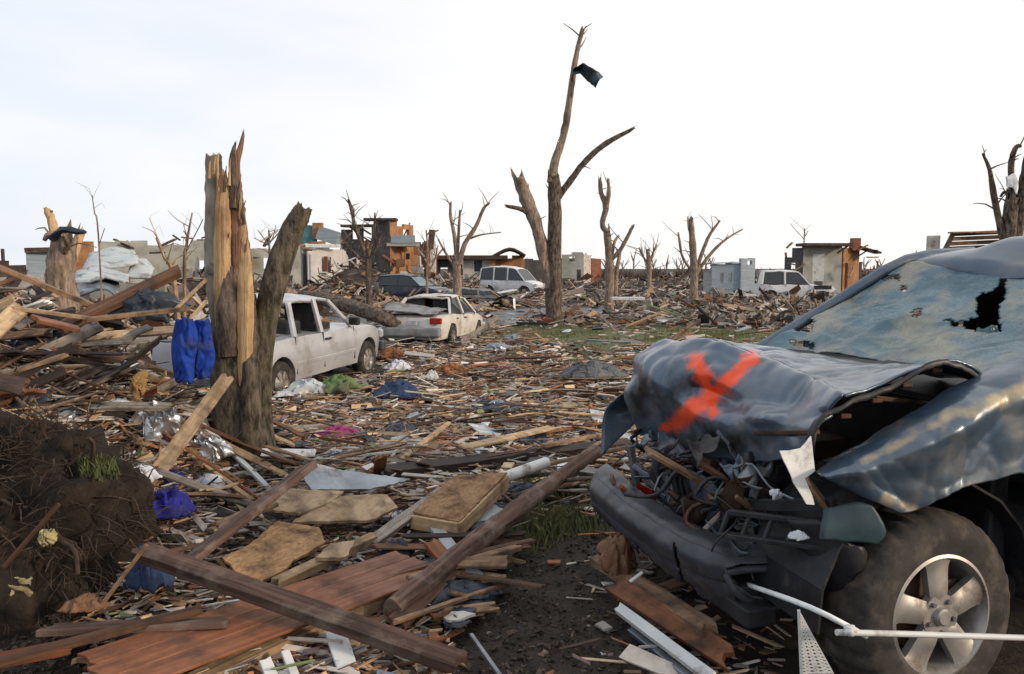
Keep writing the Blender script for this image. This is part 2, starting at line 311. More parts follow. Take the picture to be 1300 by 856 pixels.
# cracked windscreen
def windscreen_mat():
    m = mat('crazed laminated glass', (.095, .195, .235), (.032, .082, .110), .30, (2.4, 2.4, 2.4), 8, 0, rand=0, coat=.35, spec=.5, c3=(.27, .26, .205), c3pos=(.50, .64), c3sc=3.0)
    t = m.node_tree; P = t.nodes['Principled BSDF']; n = t.nodes.new; l = t.links.new
    tcn = n('ShaderNodeTexCoord'); v = n('ShaderNodeTexVoronoi'); v.feature = 'DISTANCE_TO_EDGE'; v.inputs['Scale'].default_value = 52; l(tcn.outputs['Object'], v.inputs[0])
    w = n('ShaderNodeTexNoise'); w.inputs['Scale'].default_value = 7; w.inputs['Detail'].default_value = 7; l(tcn.outputs['Object'], w.inputs['Vector'])
    r = n('ShaderNodeMapRange'); r.inputs[1].default_value = 0; r.inputs[2].default_value = .10; l(v.outputs[0], r.inputs[0])
    a = n('ShaderNodeMath'); a.operation = 'MULTIPLY_ADD'; l(w.outputs[0], a.inputs[0]); a.inputs[1].default_value = 2.5; l(r.outputs[0], a.inputs[2])
    b = n('ShaderNodeBump'); b.inputs['Strength'].default_value = .40; b.inputs['Distance'].default_value = .012; l(a.outputs[0], b.inputs['Height']); l(b.outputs[0], P.inputs['Normal'])
    return m
M['screen'] = windscreen_mat()
# ground: mud, trampled earth, thin grass, fine litter
def ground_mat():
    m = bpy.data.materials.new('littered earth'); m.use_nodes = True; t = m.node_tree; n = t.nodes.new; l = t.links.new; P = t.nodes['Principled BSDF']
    tcn = n('ShaderNodeTexCoord')
    def nse(sc, det=6, ro=.6):
        q = n('ShaderNodeTexNoise'); q.inputs['Scale'].default_value = sc; q.inputs['Detail'].default_value = det; q.inputs['Roughness'].default_value = ro; l(tcn.outputs['Object'], q.inputs['Vector']); return q
    def ramp(s, p0, p1, a=(0, 0, 0), b=(1, 1, 1)):
        q = n('ShaderNodeValToRGB'); q.color_ramp.elements[0].position = p0; q.color_ramp.elements[1].position = p1; q.color_ramp.elements[0].color = (*a, 1); q.color_ramp.elements[1].color = (*b, 1); l(s, q.inputs[0]); return q.outputs[0]
    def mixc(f, a, b):
        x = n('ShaderNodeMix'); x.data_type = 'RGBA'; l(f, x.inputs[0]); l(a, x.inputs[6])
        if isinstance(b, tuple): x.inputs[7].default_value = (*b, 1)
        else: l(b, x.inputs[7])
        return x.outputs[2]
    base = ramp(nse(6, 8).outputs[0], .3, .72, (.020, .016, .013), (.075, .056, .042))
    gr = ramp(nse(20, 5).outputs[0], .3, .7, (.075, .085, .038), (.165, .17, .080))
    an = n('ShaderNodeAttribute'); an.attribute_name = 'grass'
    c = mixc(an.outputs['Fac'], base, gr)
    lit = ramp(nse(3.4, 9, .75).outputs[0], .56, .70); an2 = n('ShaderNodeAttribute'); an2.attribute_name = 'litter'
    mm = n('ShaderNodeMath'); mm.operation = 'MULTIPLY'; l(lit, mm.inputs[0]); l(an2.outputs['Fac'], mm.inputs[1])
    c = mixc(mm.outputs[0], c, (.20, .145, .105)); l(c, P.inputs['Base Color']); P.inputs['Roughness'].default_value = .85; P.inputs['Specular IOR Level'].default_value = .3
    b = n('ShaderNodeBump'); b.inputs['Strength'].default_value = .9; b.inputs['Distance'].default_value = .06; l(nse(13, 9, .7).outputs[0], b.inputs['Height']); l(b.outputs[0], P.inputs['Normal'])
    return m
GRASS = [(4.2, 22, 3.0, 4.5), (6.2, 24, 3.0, 3.5), (1.2, 25, 2.2, 3.2), (.2, 5.0, .35, .5), (.35, 5.9, .5, .35), (4.2, 18, 2.0, 3)]
def grassy(x, y): return min(1, sum(g2(x, y, *g) for g in GRASS))
def track(x, y):   # trampled muddy lane beside the wreck
    cx = .12 + (y - 3) * .14
    return math.exp(-((x - cx) / (.36)) ** 2) * (1 - sst(4.6, 5.6, y)) if y > 0 else 0
# ================================================================== SETTING
xs = [0]; d = .07
while xs[-1] < 900: xs.append(xs[-1] + d); d *= 1.028
xs = [-x for x in xs[:0:-1]] + xs
ys = [-900, -300, -80, -20, -6, -2, 0]; y = .6; d = .07
while y < 1400: ys.append(y); y += d; d *= 1.016 if y < 14 else 1.035
V = []; Gr = []; Li = []
for y in ys:
    for x in xs:
        z = terr(x, y)
        V.append((x, y, z)); g = grassy(x, y); Gr.append(g * (1 - track(x, y)))
        Li.append(max(0, 1 - track(x, y) * 1.3) * sst(3, 6, y))
nx = len(xs); Fc = [(j * nx + i, j * nx + i + 1, (j + 1) * nx + i + 1, (j + 1) * nx + i) for j in range(len(ys) - 1) for i in range(nx - 1)]
g = obj('ground', V, Fc, ground_mat(), smooth=180); tag(g, 'dark littered earth under the storm rubble', kind='structure')
for nm, dat in (('grass', Gr), ('litter', Li)):
    a = g.data.attributes.new(nm, 'FLOAT', 'POINT'); a.data.foreach_set('value', dat)
mb = MB(); pl = []; rp_ = [Vector((p.x, p.y, 0)) for p in RP]
for i in range(121):
    p = crv(rp_, i / 120); q = crv(rp_, min(1, i / 120 + .002)); q0 = crv(rp_, max(0, i / 120 - .002)); t = (q - q0).normalized(); nn = Vector((t.y, -t.x, 0))
    for k in range(9):
        s = p + nn * (k - 4) * .95; pl.append((s.x, s.y, terr(s.x, s.y) + .045))
mb.add(pl, [(i * 9 + k, i * 9 + k + 1, (i + 1) * 9 + k + 1, (i + 1) * 9 + k) for i in range(120) for k in range(8)])
tag(mb.build('road', M['asphalt'], smooth=180), 'wet grey asphalt road curving away behind the trees', kind='structure')
# ================================================================== WRECKED BLUE SUV (right foreground)
TH = R(15); WX, WY = 1.62, 2.87
FW = Vector((-math.cos(TH), -math.sin(TH), 0)); NN = Vector((math.sin(TH), -math.cos(TH), 0)); W0 = Vector((WX, WY, 0))
def car(u, v, z): return W0 + FW * u + NN * (v - .93) + Vector((0, 0, z))
def cp(px, py, v):
    r = ray(px, py); k = (v - .93 + W0.dot(NN)) / r.dot(NN); return Vector((0, 0, H)) + r * k
def seg_d(p, a, b):
    p = Vector(p); a = Vector(a); b = Vector(b); d = b - a; t = max(0, min(1, (p - a).dot(d) / d.length_squared)); return (p - a - d * t).length
def pix(p):
    z = p.z - H; d = p.y * math.cos(PIT) - z * math.sin(PIT); up = p.y * math.sin(PIT) + z * math.cos(PIT); return Vector((650 + F * p.x / d, 428 - F * up / d))
def ridge(p, s, seed=0):
    q = p * s + Vector((seed, seed * 2, 0)); return (1 - abs(noise.noise(q)) * 2.2)
def crumple(V, amp, s=3.0, seed=0, dirv=None, keep=None):
    out = []
    for i, v in enumerate(V):
        a = amp * (ridge(v, s, seed) - .5 + .45 * (ridge(v, s * 2.3, seed + 5) - .5)) * (keep(i) if keep else 1)
        out.append(v + (dirv or Vector((noise.noise(v * s * .7 + Vector((9, 0, 0))), noise.noise(v * s * .7 + Vector((0, 9, 0))), .8))) * a)
    return out
def attrib(o, nm, dat):
    a = o.data.attributes.new(nm, 'FLOAT', 'POINT'); a.data.foreach_set('value', dat)
def zp(px, py, z): r = ray(px, py); return Vector((0, 0, H)) + r * ((z - H) / r.z)
def crush(V, amp, s, seed=0, dirv=(0, 0, 1)):
    """faceted dents: cells of a 3-d cell pattern whose borders read as creases"""
    out = []; D = Vector(dirv)
    for v in V:
        q = v * s + Vector((seed, seed * 1.3, 0)); q += Vector((noise.noise(q * .8), noise.noise(q * .8 + Vector((4, 0, 0))), noise.noise(q * .8 + Vector((0, 4, 0))))) * .7
        d = noise.voronoi(q)[0]; out.append(v + D * amp * ((d[1] - d[0]) * 1.1 - d[0] * .9))
    return out
suvB = car(-1.2, 0, 0)
suv = thing('wrecked_suv', 'crushed slate blue four wheel drive with an orange X sprayed on its buckled bonnet', 'car', suvB)
KW = dict(parent=suv, base=suvB)
# hood
cols = [
 [cp(966, 447, -.78), cp(906, 437, -.78), cp(850, 430, -.76), cp(808, 452, -.76), cp(793, 500, -.74), cp(814, 552, -.70)],
 [cp(1008, 449, -.42), cp(948, 441, -.42), cp(893, 434, -.42), cp(845, 455, -.42), cp(838, 512, -.42), cp(862, 566, -.40)],
 [cp(1080, 458, -.02), cp(1015, 450, -.02), cp(968, 450, -.02), cp(915, 478, -.02), cp(895, 530, -.02), cp(915, 580, -.02)],
 [cp(1165, 470, .38), cp(1104, 462, .38), cp(1026, 474, .38), cp(996, 505, .38), cp(966, 545, .38), cp(966, 584, .38)],
 [cp(1252, 482, .78), cp(1196, 456, .80), cp(1072, 506, .80), cp(1054, 518, .80), cp(1038, 540, .80), cp(1030, 574, .78)],
]
ctrl = [[cols[c][r] for c in range(5)] for r in range(6)]
ctrl.insert(3, [a.lerp(b, .22) + Vector((-.01, -.03, .02)) for a, b in zip(ctrl[2], ctrl[3])]); ctrl.insert(5, [a.lerp(b, .5) + FW * d_ for a, b, d_ in zip(ctrl[4], ctrl[5], (-.02, .05, -.05, .05, -.03))])
hv, hf = patch(ctrl[:3], 52, 90); h2v, h2f = patch([[p - Vector((0, 0, .002)) for p in ctrl[2]]] + ctrl[3:], 57, 90)
hf = hf + [tuple(i + len(hv) for i in f) for f in h2f]; hv = hv + h2v
hv = crush(hv, .050, 2.3, 2, (-.35, -.7, .55)); hv = crush(hv, .016, 5.2, 5, (-.3, -.7, .55)); hv = crumple(hv, .003, 11, 4)
# creases that run back from the buckled front
for i, v in enumerate(hv):
    rr, cc = i // 91 / 110, i % 91 / 90
    a = (.012 * (1 - abs(((cc * 4.3 + rr * 2.4 + .8 * noise.noise(v * 1.5)) % 1) * 2 - 1)) + .016 * (1 - abs(((cc * 2.1 - rr * 2.7) % 1) * 2 - 1))) * (math.exp(-((rr - .78) / .22) ** 2) if rr > .47 else .35 * rr)
    hv[i] = v + Vector((-.4, -.8, .3)) * a
hood = obj('hood', hv, hf, M['suv'], smooth=50, solid=.012, **KW)
xp = []; gm = []
for v in hv:
    p = pix(v)
    d = min(seg_d(p, (955, 457), (905, 500)) - 5, seg_d(p, (905, 502), (862, 535)) - 7, seg_d(p, (884, 458), (896, 480)) - 6, seg_d(p, (896, 480), (907, 525)) - 3, seg_d(p, (862, 535), (846, 543)) - 3)
    xp.append(max(0, min(1, 1 - d / 16)) * .62 + (0.12 if d < 0 else 0))
    gm.append(min(.66, .50 * math.exp(-((p.x - 868) / 55) ** 2 - ((p.y - 495) / 52) ** 2) + .55 * math.exp(-((p.x - 925) / 60) ** 2 - ((p.y - 562) / 22) ** 2) + .5 * math.exp(-((p.x - 812) / 16) ** 2 - ((p.y - 500) / 40) ** 2)))
attrib(hood, 'xpaint', xp); attrib(hood, 'grime', gm)
# folded lip along the bonnet's near edge, rusty inside structure
edge = [cp(1030, 576, .79), cp(1037, 538, .81), cp(1062, 516, .81), cp(1130, 490, .81), cp(1196, 458, .81), cp(1254, 484, .79)]
lip = [[p + Vector((0, 0, .004)) for p in edge], [p + NN * .005 - Vector((0, 0, .014)) for p in edge], [p - NN * .04 - Vector((0, 0, .026)) for p in edge]]
lv, lf = patch(lip, 6, 60); lv = crumple(lv, .008, 12, 1)
obj('hood_frame', lv, lf, M['black'], smooth=50, solid=.006, **KW)
mb = MB()
for k in range(5):
    a = edge[1].lerp(edge[4], k / 4 + .04); mb.bar(a - NN * .04 - Vector((0, 0, .05)), a - NN * .55 - Vector((0, 0, .16)) - FW * .05, .045, .02, mi=0)
mb.bar(edge[3] - NN * .1 - Vector((0, 0, .06)), edge[5] - NN * .3 - Vector((0, 0, .14)), .05, .02)
mb.build('hood_brace', M['rust'], bevel=.005, **KW)
# near fender
fr = [
 [cp(1036, 600, .80), cp(1085, 572, .80), cp(1140, 536, .80), cp(1200, 500, .80), cp(1260, 470, .80), cp(1330, 440, .80), car(-.70, .82, 1.33)],
 [cp(1040, 603, .88), cp(1088, 582, .89), cp(1140, 552, .90), cp(1200, 518, .90), cp(1260, 490, .90), cp(1330, 462, .90), car(-.70, .90, 1.26)],
 [cp(1046, 606, .91), cp(1095, 598, .955), cp(1145, 580, .97), cp(1200, 548, .97), cp(1260, 521, .97), cp(1330, 496, .97), car(-.70, .95, 1.16)],
 [cp(1056, 610, .90), cp(1105, 614, .94), cp(1150, 612, .95), cp(1200, 584, .95), cp(1260, 562, .95), cp(1325, 543, .95), car(-.70, .93, .90)],
 [cp(1068, 616, .88), cp(1120, 640, .93), cp(1158, 652, .96), cp(1204, 630, .97), cp(1258, 612, .97), cp(1318, 612, .97), car(-.56, .95, .48)],
]
fv, ff = patch(fr, 60, 120); fv = crush(fv, .045, 2.4, 7, (.2, -.9, .1)); fv = crush(fv, .010, 7, 3, (.2, -.9, .1)); fv = crumple(fv, .003, 9.0, 3)
fen = obj('front_wing', fv, ff, M['suv'], smooth=50, solid=.010, **KW)
md = []
for v in fv:
    p = pix(v)
    d = seg_d(p, (1095, 588), (1200, 533)); d2 = seg_d(p, (1200, 533), (1310, 492)); d3 = seg_d(p, (1122, 632), (1160, 645)); d4 = seg_d(p, (1160, 640), (1235, 612))
    md.append(max(.48 * math.exp(-(d / 9) ** 2), .55 * math.exp(-(d2 / 15) ** 2), .48 * math.exp(-(d3 / 11) ** 2), .30 * math.exp(-(d4 / 9) ** 2)))
attrib(fen, 'mud', md)
# windscreen
bot = [cp(966, 442, -.76), cp(1040, 449, -.40), cp(1112, 458, -.04), cp(1188, 468, .35), cp(1266, 481, .74)]
mid = [cp(1062, 388, -.72), cp(1128, 398, -.36), cp(1205, 408, -.03), cp(1290, 412, .33), cp(1385, 415, .70)]
top = [cp(1152, 334, -.66), cp(1222, 345, -.28), cp(1292, 352, .02), cp(1385, 352, .32), cp(1480, 345, .64)]
wv, wf = patch([bot, mid, top], 80, 110)
wv = crumple(wv, .034, 2.3, 3); wv = crumple(wv, .006, 9, 3)
def inpoly(p, P):
    c = False
    for i in range(len(P)):
        a, b = P[i], P[i - 1]
        if (a[1] > p.y) != (b[1] > p.y) and p.x < (b[0] - a[0]) * (p.y - a[1]) / (b[1] - a[1]) + a[0]: c = not c
    return c
HOLES = [[(1271, 351), (1280, 349), (1276, 375), (1268, 395), (1272, 418), (1262, 424), (1236, 421), (1205, 412), (1196, 406), (1222, 408), (1240, 402), (1238, 380), (1246, 372), (1262, 370)],
         [(1003, 402), (1024, 398), (1036, 408), (1030, 420), (1012, 424), (1002, 414)],
         [(1094, 348), (1142, 349), (1143, 356), (1095, 355)], [(1143, 362), (1150, 363), (1148, 371), (1142, 369)], [(1082, 360), (1092, 358), (1090, 366), (1080, 367)],
         [(1156, 397), (1170, 392), (1170, 402), (1160, 404)], [(1004, 432), (1035, 436), (1034, 443), (1008, 440)]]
keepf = []
for f in wf:
    p = pix(sum((wv[i] for i in f), Vector()) / 4); jt = Vector((noise.noise(p * .11 + Vector((3, 0)) if False else Vector((p.x * .11, p.y * .11, 0))), noise.noise(Vector((p.x * .11, p.y * .11, 9))))) * 4
    if not any(inpoly(p + jt, h) for h in HOLES): keepf.append(f)
obj('windscreen', wv, keepf, M['screen'], smooth=60, solid=.007, **KW)
# flaps of hanging glass at the holes
mb = MB()
for q, s in (((1240, 418), 5), ((1275, 395), 4), ((1020, 425), 3)):
    mb = MB(); a = cp(q[0], q[1], .1 if q[0] > 1200 else -.66); pv, pf = patch([[a + Vector((i * .05, -.012 * i * j, -j * .05 + .01 * i)) for i in range(3)] for j in range(3)], 8, 8)
    mb.add(crumple(pv, .02, 14, s), pf)
    mb.build('glass_flap', M['screen'], smooth=60, solid=.006, **KW)
mb = MB(); mb.tube([(cp(1000, 450, -.62) + Vector((0, -.02, .01)), .012), (cp(1060, 448, -.35), .011), (cp(1150, 462, .1) + Vector((0, -.02, .0)), .008)], 6)
mb.build('wiper', M['black'], smooth=40, **KW)
# pillars, roof
mb = MB(); mb.tube([(cp(958, 446, -.80), .035), (cp(1060, 384, -.77), .034), (cp(1150, 332, -.70), .04), (car(-1.7, -.70, 1.78), .05)], 8, .12); mb.build('pillar', M['suv'], smooth=50, **KW)
mb = MB(); mb.tube([(cp(1272, 486, .80), .04), (cp(1395, 414, .76), .038), (cp(1490, 342, .68), .045), (car(-1.7, .70, 1.76), .05)], 8, .12); mb.build('pillar', M['suv'], smooth=50, **KW)
rf = [
 [p + Vector((0, -.01, -.012)) for p in (cp(1146, 337, -.70), cp(1222, 347, -.28), cp(1292, 354, .02), cp(1385, 354, .32), cp(1490, 346, .68))],
 [cp(1163, 327, -.70), cp(1232, 326, -.28), cp(1310, 330, .02), cp(1395, 334, .32), cp(1500, 335, .68)],
 [car(-1.62, -.72, 1.76), car(-1.65, -.35, 1.86), car(-1.7, 0, 1.87), car(-1.7, .35, 1.86), car(-1.7, .72, 1.78)],
 [car(-2.6, -.72, 1.80), car(-2.6, -.35, 1.88), car(-2.6, 0, 1.89), car(-2.6, .35, 1.88), car(-2.6, .72, 1.80)],
 [car(-3.6, -.70, 1.78), car(-3.6, -.35, 1.85), car(-3.6, 0, 1.86), car(-3.6, .35, 1.85), car(-3.6, .70, 1.78)],
]
rv, rfc = patch(rf, 70, 50); rv = crumple(rv, .022, 1.8, 12); rv = crush(rv, .03, 1.6, 3); obj('roof', rv, rfc, M['suv'], smooth=60, solid=.014, **KW)
# cowl
cw = [[p + Vector((0, 0, .004)) - FW * .02 for p in bot], [p + FW * .10 - Vector((0, 0, .035)) for p in bot], [p + FW * .2 - Vector((0, 0, .10)) for p in bot]]
cv_, cf_ = patch(cw, 8, 40); obj('cowl', cv_, cf_, M['black'], smooth=50, solid=.008, **KW)
# cabin: firewall, dash, seats, floor, doors, rear
def carbox(name, u0, u1, v0, v1, z0, z1, m, bev=.02, parent=None):
    b = MB(); c = car((u0 + u1) / 2, (v0 + v1) / 2, (z0 + z1) / 2); b.box(c, (abs(u1 - u0), abs(v1 - v0), z1 - z0), Matrix.Rotation(TH, 3, 'Z'))
    o = b.build(name, M[m], base=suvB, bevel=bev); o.parent = suv; return o
carbox('firewall', -.36, -.46, -.78, .78, .35, 1.12, 'black'); carbox('dashboard', -.5, -.95, -.74, .74, .85, 1.10, 'black', .06)
carbox('floor', -.4, -3.6, -.8, .8, .34, .44, 'black')
for v in (-.38, .38):
    carbox('seat', -1.35, -1.9, v - .25, v + .25, .5, .72, 'seatm', .06); carbox('seat_back', -1.85, -2.0, v - .25, v + .25, .7, 1.3, 'seatm', .06); carbox('headrest', -1.9, -1.99, v - .13, v + .13, 1.32, 1.5, 'seatm', .04)
carbox('rear_seat', -2.5, -3.0, -.65, .65, .5, .75, 'seatm', .06); carbox('rear_seat_back', -2.95, -3.1, -.65, .65, .72, 1.25, 'seatm', .06)
def sidepanel(name, us, zs, v, m, solid=.02, holes=None):
    rows = [[car(u, v + (-.10 if z > 1.25 else 0) * (1 if v > 0 else -1) * (z - 1.1) / .6 - (.03 * (1 if v > 0 else -1) if z < .5 else 0), z) for u in us] for z in zs]
    pv, pf = patch(rows, 16, 20); pv = crumple(pv, .012, 2.5, 5); return obj(name, pv, pf, M[m], smooth=50, solid=solid, **KW)
for s in (1, -1):
    d = sidepanel('door', [-.74, -1.2, -1.72], [.40, .7, 1.0, 1.16], s * .95, 'suv'); d2 = sidepanel('rear_door', [-1.74, -2.2, -2.62], [.40, .7, 1.0, 1.18], s * .95, 'suv')
    for dd, u in ((d, -1.55), (d2, -2.45)):
        b = MB(); b.bar(car(u, s * .985, .98), car(u - .16, s * .985, .98), .03, .03); b.build('door_handle', M['black'], parent=dd, base=suvB, bevel=.005)
    sidepanel('rear_wing', [-2.64, -3.1, -3.62], [.55, .75, 1.0, 1.2], s * .94, 'suv')
    sidepanel('side_window', [-1.78, -2.2, -2.62], [1.2, 1.4, 1.70], s * .86, 'glass', .005); sidepanel('side_window', [-2.7, -3.1, -3.55], [1.22, 1.4, 1.70], s * .86, 'glass', .005)
    for ua, ub, ww in ((-1.72, -1.74, .07), (-2.66, -2.68, .08), (-3.6, -3.55, .09)):
        b = MB(); b.bar(car(ua, s * .90, 1.15), car(ub, s * .76, 1.79), ww, .05); b.build('pillar', M['suv'], bevel=.01, **KW)
    b = MB(); b.bar(car(-.55, s * .90, .36), car(-2.6, s * .90, .36), .10, .10); b.build('sill', M['black'], bevel=.02, **KW)
pv, pf = patch([[car(-3.64, v, z) for v in (-.9, -.4, .4, .9)] for z in (.5, .8, 1.15)], 10, 14); obj('tailgate', crumple(pv, .02, 2.5, 5), pf, M['suv'], smooth=50, solid=.02, **KW)
pv, pf = patch([[car(-3.62 + .05 * (z - 1.15), v * (1 - .12 * (z - 1.15)), z) for v in (-.85, 0, .85)] for z in (1.18, 1.75)], 8, 10); obj('rear_window', pv, pf, M['glass'], smooth=50, solid=.006, **KW)
carbox('rear_bumper', -3.66, -3.80, -.9, .9, .45, .65, 'bumperm', .03)
# far wing
pv, pf = patch([[car(u, -.80, z) for u, z in ((.55, 1.0), (.2, 1.1), (-.3, 1.16), (-.72, 1.15))], [car(u, -.94, z) for u, z in ((.62, .86), (.2, .98), (-.3, 1.0), (-.72, 1.0))], [car(u, -.93, z) for u, z in ((.64, .62), (.30, .84), (-.30, .84), (-.60, .4))]], 20, 30)
obj('front_wing', crumple(pv, .04, 3, 3), pf, M['suv'], smooth=50, solid=.01, **KW)
# wheels
def suv_wheel(u, v, r=.392, steer=0, lean=0, s=1):
    c = car(u, v, r - .015)
    mtx = Matrix.Translation(c) @ Matrix.Rotation(TH + (0 if s > 0 else math.pi) + steer, 4, 'Z') @ Matrix.Rotation(lean, 4, 'X')
    # local: y axis = -outward
    b = MB(); w = .125
    prof = [(.225, -w + .012), (.232, -w - .002), (.255, -w - .006), (.30, -w - .012), (.345, -w - .002), (.372, -w + .018), (.386, -w + .040)]
    prof = prof + [(r, -.06), (r, -.02), (r, .02), (r, .06)] + [(a, -h) for a, h in prof[::-1]]
    def tr(a, j):
        if 5 <= j <= 12: 
            k = int(a / (2 * math.pi) * 66 + (j % 2) * .5) ; return -.010 if (k % 2 == 0) else .0
        return 0
    b.lathe(prof, 132, 'y', fn=tr)
    t = b.build('wheel', M['rubber'], smooth=40); t.parent = suv; t.matrix_parent_inverse.identity(); t.matrix_local = Matrix.Translation(-suvB) @ mtx
    b = MB(); b.lathe([(.232, -.105), (.238, -.128), (.226, -.132), (.216, -.118), (.208, -.09), (.200, .10), (.228, .12)], 64)
    n = 5
    for k in range(n):
        a0 = 2 * math.pi * k / n + .35
        def P_(r_, a, y): return Vector((r_ * math.cos(a), y, r_ * math.sin(a)))
        rows = []
        for r_, hw, y in ((.050, .62, -.116), (.085, .52, -.124), (.125, .385, -.123), (.165, .31, -.121), (.195, .285, -.121), (.222, .30, -.124)):
            rows.append([P_(r_, a0 + hw * q, y + .010 * abs(q) ** 2) for q in (-1, -.5, 0, .5, 1)])
        pv, pf = patch(rows, 10, 8); nn = len(pv)
        low = [p + Vector((0, .030, 0)) for p in pv]; b.add(pv, pf); b.add(low, [f[::-1] for f in pf])
        idx = [i * 9 for i in range(11)]; 
        b.add(pv + low, [(i, i + 9, i + 9 + nn, i + nn) for i in idx[:-1]] + [(i + 8 + 9, i + 8, i + 8 + nn, i + 17 + nn) for i in idx[:-1]])
    b.lathe([(.0, -.142), (.026, -.142), (.033, -.136), (.036, -.12), (.085, -.120), (.088, -.09)], 40)
    o = b.build('rim', M['alloy'], smooth=35); o.parent = t; 
    b = MB(); b.lathe([(0, -.035), (.15, -.035), (.16, -.03), (.16, -.01), (0, -.01)], 40); b.box((.10, -.04, .05), (.08, .05, .12)); o = b.build('brake_disc', M['rust'], smooth=35); o.parent = t
    for k in range(5 if u == 0 and v > 0 else 0):
        a = 2 * math.pi * k / 5 + .98; b = MB(); b.lathe([(0, -.131), (.009, -.131), (.010, -.117)], 10, c=(.062 * math.cos(a), 0, .062 * math.sin(a)))
        o = b.build('wheel_nut', M['steel'], smooth=35); o.parent = t
    return t
suv_wheel(0, .80, steer=R(4), lean=R(-3)); suv_wheel(0, -.80, s=-1); suv_wheel(-2.85, .80); suv_wheel(-2.85, -.80, s=-1)
# wheel housing
b = MB()
for k in range(10):
    a0, a1 = R(-5 + k * 19), R(-5 + (k + 1) * 19)
    q = [car(.50 * math.cos(a), v, .40 + .50 * math.sin(a)) for v in (.88, .42) for a in (a0, a1)]; b.quad(q[0], q[1], q[3], q[2])
q = [car(.5 * math.cos(R(a)), .42, .40 + .5 * math.sin(R(a))) for a in range(-5, 186, 10)]; b.quad(*q)
b.build('wheel_housing', M['black'], solid=.01, **KW)
b = MB(); b.tube([(car(0, .68, .38), .045), (car(0, .2, .40), .04), (car(0, -.6, .38), .045)], 10); b.tube([(car(-.05, .62, .5), .03), (car(-.1, .5, 1.0), .035)], 10); b.build('suspension', M['rust'], smooth=40, **KW)
# bumper shell with the torn fog lamp opening
zz = lambda L_, z: [zp(x, y, z) for x, y in L_]
bo0 = zz([(770, 588), (815, 626), (862, 655), (905, 677), (940, 686), (975, 688), (1012, 682)], .545)
bo1 = zz([(754, 604), (794, 638), (840, 668), (893, 696), (936, 706), (976, 707), (1018, 699)], .52)
bo2 = zz([(748, 618), (790, 654), (836, 686), (890, 713), (934, 723), (976, 723), (1018, 714)], .475)
bo3 = zz([(752, 642), (793, 678), (842, 714), (897, 742), (942, 754), (985, 753), (1022, 738)], .36)
bo4 = zz([(764, 658), (804, 698), (852, 736), (905, 764), (950, 777), (993, 776), (1022, 760)], .26)
bv, bf = patch([bo0, [a.lerp(b, .75) + Vector((0, 0, .012)) for a, b in zip(bo0, bo1)], bo1], 14, 120); q1, q2 = patch([bo1, bo2, [a.lerp(b, .5) + Vector((0, -.012, 0)) for a, b in zip(bo2, bo3)], [a.lerp(b, .62) + Vector((0, .012, 0)) for a, b in zip(bo2, bo3)], bo3, bo4], 50, 120); bf = bf + [tuple(i + len(bv) for i in f) for f in q2]; bv = bv + q1; bv = crush(bv, .016, 4.5, 21, (-.3, -.8, .2)); bv = crumple(bv, .006, 6, 21)
FOG = [(922, 722), (940, 716), (985, 716), (1002, 722), (998, 748), (980, 760), (955, 757), (935, 742)]
bk = []
for f in bf:
    c = sum((bv[i] for i in f), Vector()) / 4; q = pix(c)
    if inpoly(q, FOG) or c.z < .31 + .09 * noise.noise(c * 6) + .05 * noise.noise(c * 19): continue
    if abs(q.x - 858 - (q.y - 700) * .25) < 2.2 + 2 * noise.noise(Vector((q.y * .1, 0, 0))) and q.y > 690: continue
    bk.append(f)
obj('front_bumper', bv, bk, M['bumperm'], smooth=50, solid=.010, **KW)
b = MB(); ring = [zp(x, y, z) - Vector((0, .035, 0)) for x, y, z in ((918, 724, .45), (945, 719, .47), (985, 718, .47), (1008, 724, .46), (1004, 748, .38), (984, 765, .31), (955, 763, .32), (932, 748, .38), (918, 724, .45))]
b.tube([(p, .016) for p in ring], 8, .1, 0, 4); b.build('lamp_ring', M['bumperm'], smooth=50, **KW)
b = MB(); b.tube([(car(.50, -.8, .44), .045), (car(.56, -.3, .44), .045), (car(.54, .2, .44), .045), (car(.36, .5, .44), .045)], 6); b.build('bumper_beam', M['rust'], smooth=40, **KW)
# torn front: supports, radiator, fan shroud, lamps, hoses, engine
def xy(px, py, v, du=0, dz=0): return cp(px, py, v) + FW * du + Vector((0, 0, dz))
b = MB(); b.bar(cp(805, 590, -.5), cp(900, 655, -.25), .05, .025); b.bar(cp(815, 600, -.52), cp(880, 668, -.2), .025, .03); b.bar(cp(800, 565, -.6), cp(812, 640, -.6), .05, .03); b.build('slam_panel', M['steel'], bevel=.004, **KW)
pv, pf = patch([[cp(838, 600, -.35), cp(880, 596, -.2), cp(912, 620, -.05)], [cp(850, 640, -.3), cp(892, 634, -.12), cp(925, 660, .02)], [cp(872, 668, -.2), cp(900, 672, -.08), cp(918, 680, .0)]], 14, 14)
obj('fan_shroud', crumple(pv, .03, 5, 2), pf, M['greyplastic'], smooth=50, solid=.02, **KW)
b = MB()
for k in range(13): b.bar(cp(822 + k * 7, 586 + k * 3, -.25) - FW * .12, cp(835 + k * 7, 660 + k * 2, -.1) - FW * .12, .012, .03)
b.build('radiator', M['black'], **KW)
